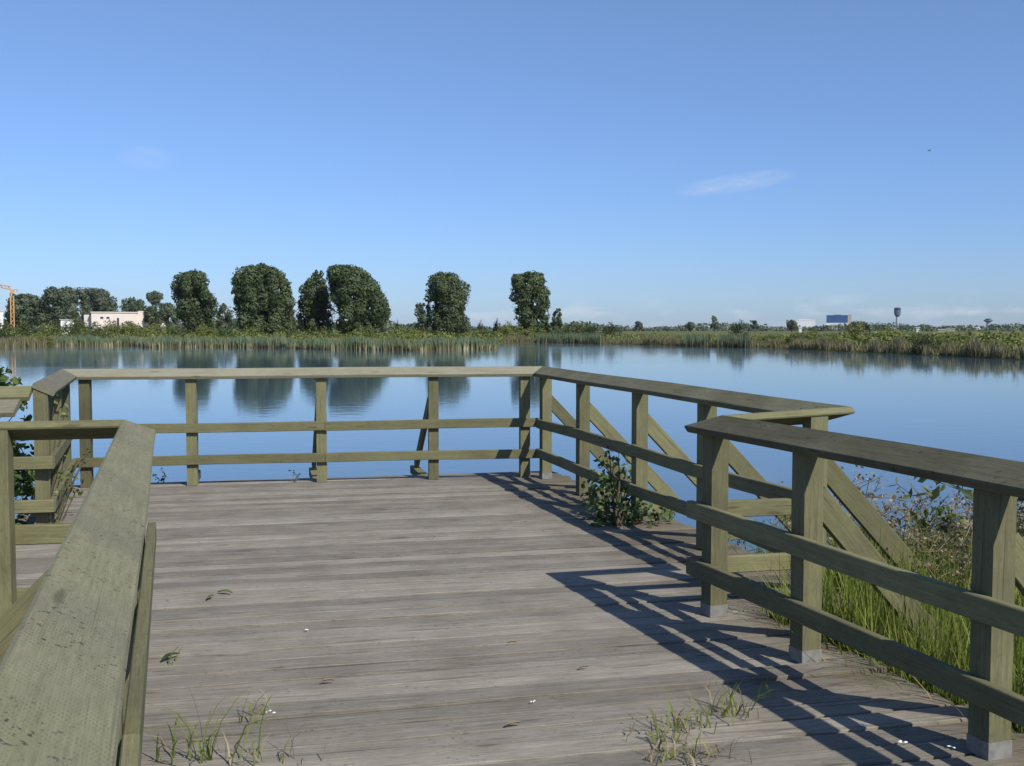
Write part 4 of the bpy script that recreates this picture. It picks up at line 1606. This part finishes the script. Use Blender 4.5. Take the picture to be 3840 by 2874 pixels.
# bird high at right
b0 = at_d(3484, 160, 566)
m = MB()
B0 = Vector(b0)
m.tube([B0 + Vector((-0.2, 0, 0)), B0, B0 + Vector((0.22, 0, 0.02))], [0.02, 0.07, 0.03], 6)
o = m.build('bird', simple_mat('bird_dark', (0.03, 0.03, 0.03)), origin=b0)
for s in (-1, 1):
    w = MB()
    w.hexa([B0 + Vector((-0.06, 0, 0)), B0 + Vector((0.08, 0, 0)), B0 + Vector((0.02, s * 0.42, 0.14)), B0 + Vector((-0.05, s * 0.42, 0.14)),
            B0 + Vector((-0.06, 0, 0.012)), B0 + Vector((0.08, 0, 0.012)), B0 + Vector((0.02, s * 0.42, 0.148)), B0 + Vector((-0.05, s * 0.42, 0.148))])
    wo = w.build('wing', M['darkglass'], o)
tag(o, 'tiny dark bird flying high in the right of the sky', 'bird')


# ------------------------------------------------------------------ near vegetation
def bank_z(x, y):
    r = math.hypot(x, y)
    rn = near_r(math.atan2(x, y))
    return float(np.interp(r / rn, [0, 0.62, 0.78, 0.9, 1.0, 1.1], [-0.42, -0.44, -0.48, -0.56, WATER_Z, -1.0]))


def off_deck(x, y, mrg=0.02):
    if y > 5.0:
        return x > B_X(y) + 0.32 + mrg
    return x > D_X(y) + 0.33 + mrg


pts = []
while len(pts) < 34000:
    y = random.uniform(0.8, 7.4)
    x = 2.4 + 5.0 * random.random() ** 1.7
    if off_deck(x, y) and bank_z(x, y) > WATER_Z - 0.05 and random.random() < (1.0 if x < 5 else 0.5):
        pts.append((x, y, bank_z(x, y) - 0.03))
pts = np.array(pts)
hh = RNG.uniform(0.35, 0.95, len(pts)) * np.interp(pts[:, 1], [2, 4.2, 5.5, 6.8], [0.8, 1.0, 1.15, 1.0])
me = blades(pts, hh, RNG.uniform(0.006, 0.013, len(pts)), RNG.uniform(0.1, 0.75, len(pts)), M['grass'], 'bank_grass', bend=0.45)
tag(mesh_obj('bank_grass', me), 'lush green grass on the bank outside the near right railing', 'grass', kind='stuff')
sub = pts[RNG.uniform(0, 1, len(pts)) < 0.16]
me = blades(sub, RNG.uniform(0.3, 0.8, len(sub)), RNG.uniform(0.004, 0.009, len(sub)), RNG.uniform(0.1, 0.7, len(sub)), M['straw'], 'dry_grass', bend=0.4)
tag(mesh_obj('dry_grass', me), 'thin straw coloured stalks mixed through the bank grass', 'grass', kind='stuff')


def weed_meshes(seed, h=0.9, dry=True):
    """stems with side shoots; returns (stem MB arrays, leaf mesh)"""
    g = random.Random(seed)
    m = MB()
    C, Nn = [], []
    for s in range(g.randint(4, 7)):
        a = g.uniform(0, 6.28)
        lean = g.uniform(0.05, 0.32)
        p = Vector((g.uniform(-0.06, 0.06), g.uniform(-0.06, 0.06), 0))
        pts_, rad = [p.copy()], [0.005]
        hs = h * g.uniform(0.65, 1.05)
        for k in range(1, 6):
            f_ = k / 5
            q = p + Vector((math.cos(a) * lean * hs * f_ ** 1.4, math.sin(a) * lean * hs * f_ ** 1.4, hs * f_))
            pts_.append(q)
            rad.append(0.005 * (1 - 0.75 * f_))
        m.tube(pts_, rad, 4, caps=False)
        for k in range(1, 6):
            q = pts_[k]
            for j in range(g.randint(3, 6)):
                b = g.uniform(0, 6.28)
                ln = g.uniform(0.05, 0.15)
                e = q + Vector((math.cos(b) * ln, math.sin(b) * ln, g.uniform(0.0, 0.1)))
                m.tube([q, e], [0.0022, 0.0012], 3, caps=False)
                nf = g.randint(2, 5) if dry else 2
                for t in range(nf):
                    C.append(tuple(e + Vector((g.gauss(0, 0.018), g.gauss(0, 0.018), g.gauss(0, 0.016)))))
                    Nn.append((math.cos(b), math.sin(b), g.uniform(0, 1)))
    return m, np.array(C), np.array(Nn)


WEED = []
for i in range(4):
    m, C, Nn = weed_meshes(40 + i, 0.85)
    o = m.build('stem', M['stem'])
    sm = o.data
    bpy.data.objects.remove(o)
    lm = leaf_cloud(C, Nn, np.full(len(C), 0.020), None, M['seed'], 'seed_head', 0.7, 0.9)
    WEED.append((sm, lm))
GREENW = []
for i in range(3):
    m, C, Nn = weed_meshes(70 + i, 0.9, False)
    o = m.build('stem', M['greenstem'])
    sm = o.data
    bpy.data.objects.remove(o)
    lm = leaf_cloud(C, Nn, np.full(len(C), 0.075), None, M['vine'], 'leaf_cluster', 0.45, 0.6)
    GREENW.append((sm, lm))


def place_weed(kind, x, y, s, rz, label, group, name):
    z = bank_z(x, y)
    r = empty(name, (x, y, max(z, WATER_Z - 0.1) - 0.02), label, 'plant', group)
    r.scale = (s, s, s)
    r.rotation_euler.z = rz
    a = mesh_obj('stem', kind[0], r)
    b = mesh_obj(kind[1].name.split('.')[0], kind[1], r)
    tag(b, kind='stuff')
    return r


wl = 'dry pinkish brown seeding weed in the patch beyond the near right railing'
for i in range(46):
    for _ in range(50):
        y = random.uniform(4.6, 7.6)
        x = random.uniform(3.2, 6.2)
        if y > 5 and x < B_X(y) + 0.5:
            continue
        if x < 3.3 or bank_z(x, y) < WATER_Z - 0.12:
            continue
        break
    place_weed(random.choice(WEED), x, y, random.uniform(0.9, 1.4), random.uniform(0, 6.28), wl, 'dry weeds on the bank', 'dry_weed')
place_weed(GREENW[0], *at_z(3640, 2420, -0.45)[:2], 1.25, 0.4, 'tall leafy green weed just left of the rightmost railing post', 'green weeds on the bank', 'leafy_weed')
place_weed(GREENW[1], 4.35, 5.3, 1.6, 1.9, 'tall leafy green weed topping the brown weeds by the water', 'green weeds on the bank', 'leafy_weed')
place_weed(GREENW[2], 3.5, 5.9, 0.8, 2.2, 'leafy green weed outside the short return railing', 'green weeds on the bank', 'leafy_weed')
place_weed(GREENW[1], 3.35, 3.9, 0.75, 4.1, 'low leafy weed in the grass under the diagonal braces', 'green weeds on the bank', 'leafy_weed')
gsp = 'spindly dark waterside sprigs'
place_weed(WEED[1], 3.55, 7.9, 0.9, 0.3, 'spindly dark sprigs standing in the water behind the shrub', gsp, 'waterside_weed')
place_weed(WEED[2], 3.45, 7.2, 0.95, 1.3, 'spindly dark sprigs seen beneath the braces right of the shrub', gsp, 'waterside_weed')


UC, UN = [], []
for i in range(420):
    for _ in range(30):
        y = random.uniform(4.4, 7.4)
        x = random.uniform(3.1, 6.5)
        if bank_z(x, y) > WATER_Z - 0.06 and off_deck(x, y, 0.15):
            break
    z = bank_z(x, y)
    h = random.uniform(0.35, 0.95)
    d = RNG.normal(0, 1, (42, 3))
    d /= np.linalg.norm(d, axis=1)[:, None]
    d[:, 2] = np.abs(d[:, 2])
    UC.append(np.array([x, y, z]) + d * np.array([0.18, 0.18, h]) * RNG.uniform(0.3, 1.0, (42, 1)))
    UN.append(d)
UC, UN = np.concatenate(UC), np.concatenate(UN)
me = leaf_cloud(UC, UN, np.full(len(UC), 0.038), None, M['under'], 'undergrowth', 0.5, 0.8)
tag(mesh_obj('undergrowth', me), 'brownish green undergrowth among the weeds by the water at right', 'undergrowth', kind='stuff')


def shrub(loc, blobs, leaf, nleaf, mat, label, name='shrub', cat='shrub', stems=5, group=None):
    """blobs: (x, y, z, r) world"""
    root = empty(name, loc, label, cat, group)
    C, Nn, m = [], [], MB()
    for (x, y, z, r_) in blobs:
        n = max(6, int(nleaf * r_ ** 2 / 0.04))
        d = RNG.normal(0, 1, (n, 3))
        d /= np.linalg.norm(d, axis=1)[:, None]
        C.append(np.array([x, y, z]) - np.array(loc) + d * r_ * (RNG.uniform(0.15, 1.1, (n, 1)) ** 0.6))
        nn = d.copy()
        nn[:, 2] += 0.5
        Nn.append(nn)
        L0 = Vector(loc)
        mid = L0.lerp(Vector((x, y, z)), 0.5) + Vector((random.uniform(-.04, .04), random.uniform(-.04, .04), 0.03))
        m.tube([L0 + Vector((random.uniform(-.03, .03), random.uniform(-.03, .03), 0)), mid, (x, y, z)], [0.010, 0.007, 0.003], 5, caps=False)
    C, Nn = np.concatenate(C), np.concatenate(Nn)
    me = leaf_cloud(C, Nn, np.full(len(C), leaf), None, M[mat], 'foliage', 0.62, 0.5)
    mesh_obj('foliage', me, root)
    m.build('stem', M['bark'], root)
    return root


# shrub growing through the right-hand railing
def on_B(px, py, y, off):
    """world point on the vertical plane parallel to the right railing, off metres inside it, at depth y"""
    d = ray(px, py)
    t = y / d[1]
    return (d[0] * t, y, EYE + d[2] * t)


bl = []
for (px, py, y, r_) in [(2255, 1800, 8.0, .12), (2300, 1740, 8.1, .12), (2230, 1850, 7.9, .14), (2280, 1870, 7.8, .16), (2250, 1930, 7.7, .15), (2300, 1960, 7.6, .14),
                        (2350, 1830, 7.9, .13), (2360, 1900, 7.7, .14), (2400, 1920, 7.6, .13), (2440, 1930, 7.5, .11), (2480, 1930, 7.5, .09), (2340, 1980, 7.5, .11),
                        (2320, 1700, 8.2, .07), (2350, 1760, 8.2, .08), (2240, 1990, 7.55, .09), (2520, 1925, 7.6, .05), (2395, 1790, 8.2, .05), (2285, 1690, 8.2, .04)]:
    q = on_B(px, py, y, 0)
    bl.append((*q, r_ * 1.25))
shrub((B_X(7.55) - 0.22, 7.55, 0.0), bl, 0.056, 72, 'shrub', 'dark green leafy shrub growing up through the far right railing')
# seedlings at the far deck edge
for i, (px, lab) in enumerate(((612, 'curly seedling at the far deck edge left of the second post'), (590, 'tiny seedling hugging the far deck edge beside the curly one'), (1105, 'wispy seedling at the far deck edge left of the third post'))):
    q = at_z(px, 1822 - 0.012 * px, 0.0)
    m = MB()
    root = empty('seedling', (q[0], q[1], 0.0), lab, 'seedling', 'seedlings at the deck edge')
    hgt = (0.14, 0.07, 0.10)[i]
    st = [Vector((q[0] + 0.03 * math.sin(k * 0.9) * k / 3, q[1], hgt * k / 4)) for k in range(5)]
    m.tube(st, [0.006, 0.005, 0.005, 0.004, 0.003], 5)
    m.build('stem', M['greenstem'], root)
    cen = np.array([tuple(s - Vector((q[0], q[1], 0))) for s in st[2:]] * 3) + RNG.normal(0, 0.015, (9, 3))
    mesh_obj('leaves', leaf_cloud(cen, np.tile([[0, -0.5, 1.0]], (9, 1)), np.full(9, 0.035), None, M['bush_d'], 'leaves', 0.6, 0.6), root)

# vines on the far left corner and brambles behind it
vb = []
for (px, py, y, r_) in [(205, 1505, 8.3, .05), (222, 1530, 8.4, .06), (240, 1560, 8.6, .05), (232, 1600, 8.8, .06), (215, 1780, 8.2, .08), (235, 1740, 8.5, .07), (250, 1800, 8.4, .07),
                        (262, 1850, 8.3, .06), (225, 1840, 8.1, .07), (275, 1770, 9.0, .06), (320, 1720, 10.2, .06), (330, 1690, 10.25, .05), (205, 1950, 7.75, .07), (290, 1830, 8.8, .05)]:
    vb.append((*on_B(px, py, y, 0), r_))
shrub((-1.85, 8.4, -0.42), vb, 0.05, 34, 'vine', 'yellow green vine climbing over the far left railing corner', name='climbing_vine', cat='vine')
bb = []
for i in range(70):
    bb.append((random.uniform(-3.2, -1.98), random.uniform(8.15, 9.2), random.uniform(-0.4, 0.62), random.uniform(.14, .26)))
for (px, py, y, r_) in [(15, 1385, 8.6, .05), (5, 1400, 8.6, .06), (55, 1500, 8.3, .07), (85, 1515, 8.3, .06), (30, 1480, 8.4, .08), (62, 1430, 8.6, .03), (110, 1560, 8.2, .05), (10, 1430, 8.6, .07)]:
    bb.append((*on_B(px, py, y, 0), r_))
shrub((-3.1, 8.9, -0.5), bb, 0.07, 120, 'shrub', 'dark bramble thicket behind the left leading railing', name='bramble')
# ------------------------------------------------------------------ tufts, leaves, droppings on the deck
def tuft(px, py, n, h, spread, label, dryfrac=0.4):
    q = at_z(px, py, 0.0)
    root = empty('grass_tuft', (q[0], q[1], 0.002), label, 'grass tuft', 'grass tufts growing between the planks')
    for nm, mat, k in (('green_blades', 'grass', int(n * (1 - dryfrac))), ('dry_blades', 'straw', int(n * dryfrac))):
        if k < 1:
            continue
        b = np.stack([RNG.normal(0, spread, k), RNG.normal(0, 0.02 if mat == 'grass' else 0.045, k), np.full(k, -0.004)], 1)
        lean = RNG.uniform(0.55, 0.99, k) if mat == 'grass' else RNG.uniform(0.9, 1.0, k)
        me = blades(b, h * RNG.uniform(0.4, 1.1, k), RNG.uniform(0.0035, 0.008, k), lean, M[mat], nm, bend=0.4)
        tag(mesh_obj(nm, me, root), kind='stuff')


tuft(2730, 2680, 40, 0.19, 0.05, 'green grass tuft with dry stalks on the deck beside the rail shadow')
tuft(2580, 2730, 40, 0.17, 0.08, 'flattened dry grass tuft just left of the shadow tuft', 0.6)
tuft(2480, 2780, 26, 0.17, 0.06, 'sparse dry grass tuft, left end of the right hand tufts', 0.5)
tuft(2560, 2850, 44, 0.17, 0.09, 'pale trampled grass tuft at the bottom edge of the deck', 0.65)
tuft(2860, 2620, 8, 0.16, 0.03, 'thin upright grass blades inside the rail shadow', 0.2)
tuft(800, 2850, 20, 0.36, 0.07, 'long bladed green grass tuft at the bottom left of the deck', 0.15)
tuft(960, 2700, 14, 0.2, 0.05, 'small green grass tuft above the long bladed one', 0.3)
tuft(1010, 2860, 16, 0.2, 0.06, 'low curling grass tuft right of the long bladed one', 0.5)
tuft(640, 2850, 7, 0.42, 0.03, 'tall thin grass blades beside the near left railing', 0.1)
tuft(620, 2490, 4, 0.14, 0.03, 'short dark grass sprig poking out by the near left railing', 0.1)


def leaf_on_deck(px, py, size, rz, mat, label):
    q = at_z(px, py, 0.0)
    C_, S_ = math.cos(rz), math.sin(rz)
    V, F = [], []
    for i in range(6):
        f_ = i / 5
        w = size * 0.16 * math.sin(math.pi * (0.08 + 0.86 * f_))
        l = size * (f_ - 0.5)
        z = 0.006 + 0.1 * size * math.sin(f_ * 3.1)
        for s_, dz in ((-1, 0.006), (0, 0.0), (1, 0.006)):
            V.append((l * C_ - s_ * w * S_, l * S_ + s_ * w * C_, z + dz))
    for i in range(5):
        for s_ in range(2):
            F.append((i * 3 + s_, i * 3 + s_ + 1, i * 3 + s_ + 4, i * 3 + s_ + 3))
    me = bpy.data.meshes.new('fallen_leaf')
    me.from_pydata(V, [], F)
    me.materials.append(M[mat])
    at = me.attributes.new('var', 'FLOAT', 'FACE')
    at.data.foreach_set('value', [random.random()] * len(F))
    o = mesh_obj('fallen_leaf', me, None, (q[0], q[1], 0.004))
    sm = o.modifiers.new('thickness', 'SOLIDIFY')
    sm.thickness = 0.0012
    tag(o, label, 'leaf', 'leaves lying on the deck')


leaf_on_deck(790, 2248, 0.075, 1.2, 'vine', 'green leaf standing on the mid deck, left of a pair')
leaf_on_deck(845, 2230, 0.09, -0.5, 'vine', 'green leaf on the mid deck, right of a pair')
leaf_on_deck(1925, 2728, 0.06, 0.2, 'stem', 'curled brown leaf on the near deck planks')
leaf_on_deck(1230, 2565, 0.055, 0.1, 'stem', 'dark brown leaf on the deck left of centre')
leaf_on_deck(1920, 2420, 0.05, 0.0, 'stem', 'dark leaf scrap on the middle of the deck')
leaf_on_deck(2190, 2513, 0.045, 0.2, 'stem', 'dark leaf scrap on the deck left of the rail shadow')
leaf_on_deck(640, 2475, 0.11, 0.9, 'shrub', 'dark green leaf beside the near left railing')


def dropping(p, s, label, n=3):
    root = None
    m = MB()
    for i in range(n):
        x, y = random.gauss(0, s * 0.5), random.gauss(0, s * 0.5)
        r_ = s * random.uniform(0.35, 0.6)
        k = 8
        b = len(m.v)
        m.v.append((p[0] + x, p[1] + y, p[2] + 0.004))
        for j in range(k):
            th = 2 * math.pi * j / k
            rr = r_ * random.uniform(0.75, 1.2)
            m.v.append((p[0] + x + rr * math.cos(th), p[1] + y + rr * math.sin(th), p[2] + 0.0006))
        for j in range(k):
            m.f.append((b, b + 1 + j, b + 1 + (j + 1) % k))
            m.uv.append(((0, 0), (0, 0), (0, 0)))
    o = m.build('bird_dropping', M['white'], origin=p)
    tag(o, label, 'bird dropping', 'white bird droppings')


for px, py, s, lab in ((3243, 2720, 0.018, 'white bird dropping in the near rail shadow, leftmost of three'), (3372, 2778, 0.016, 'white bird dropping in the near rail shadow, middle of three'),
                       (3560, 2800, 0.014, 'white bird dropping in the near rail shadow, rightmost of three'), (1008, 2670, 0.014, 'white bird dropping beside the small green tuft'),
                       (1995, 2633, 0.011, 'small white bird dropping on the near middle planks'), (1150, 2362, 0.012, 'small white speck of dropping left of the deck centre')):
    dropping(at_z(px, py, 0.009), s, lab)


# ------------------------------------------------------------------ thin summer haze
hm = bpy.data.materials.new('summer_haze')
hm.use_nodes = True
for n in list(hm.node_tree.nodes):
    hm.node_tree.nodes.remove(n)
ho = hm.node_tree.nodes.new('ShaderNodeOutputMaterial')
hv = hm.node_tree.nodes.new('ShaderNodeVolumePrincipled')
hv.inputs['Color'].default_value = (0.86, 0.92, 1.0, 1)
hv.inputs['Density'].default_value = 0.00003
hm.node_tree.links.new(hv.outputs[0], ho.inputs['Volume'])
m = MB()
m.box((0, 0, 34), (56000, 56000, 74))
o = m.build('haze', hm)
fix_normals(o.data)
tag(o, 'thin pale summer haze over the marsh', 'haze', kind='stuff')
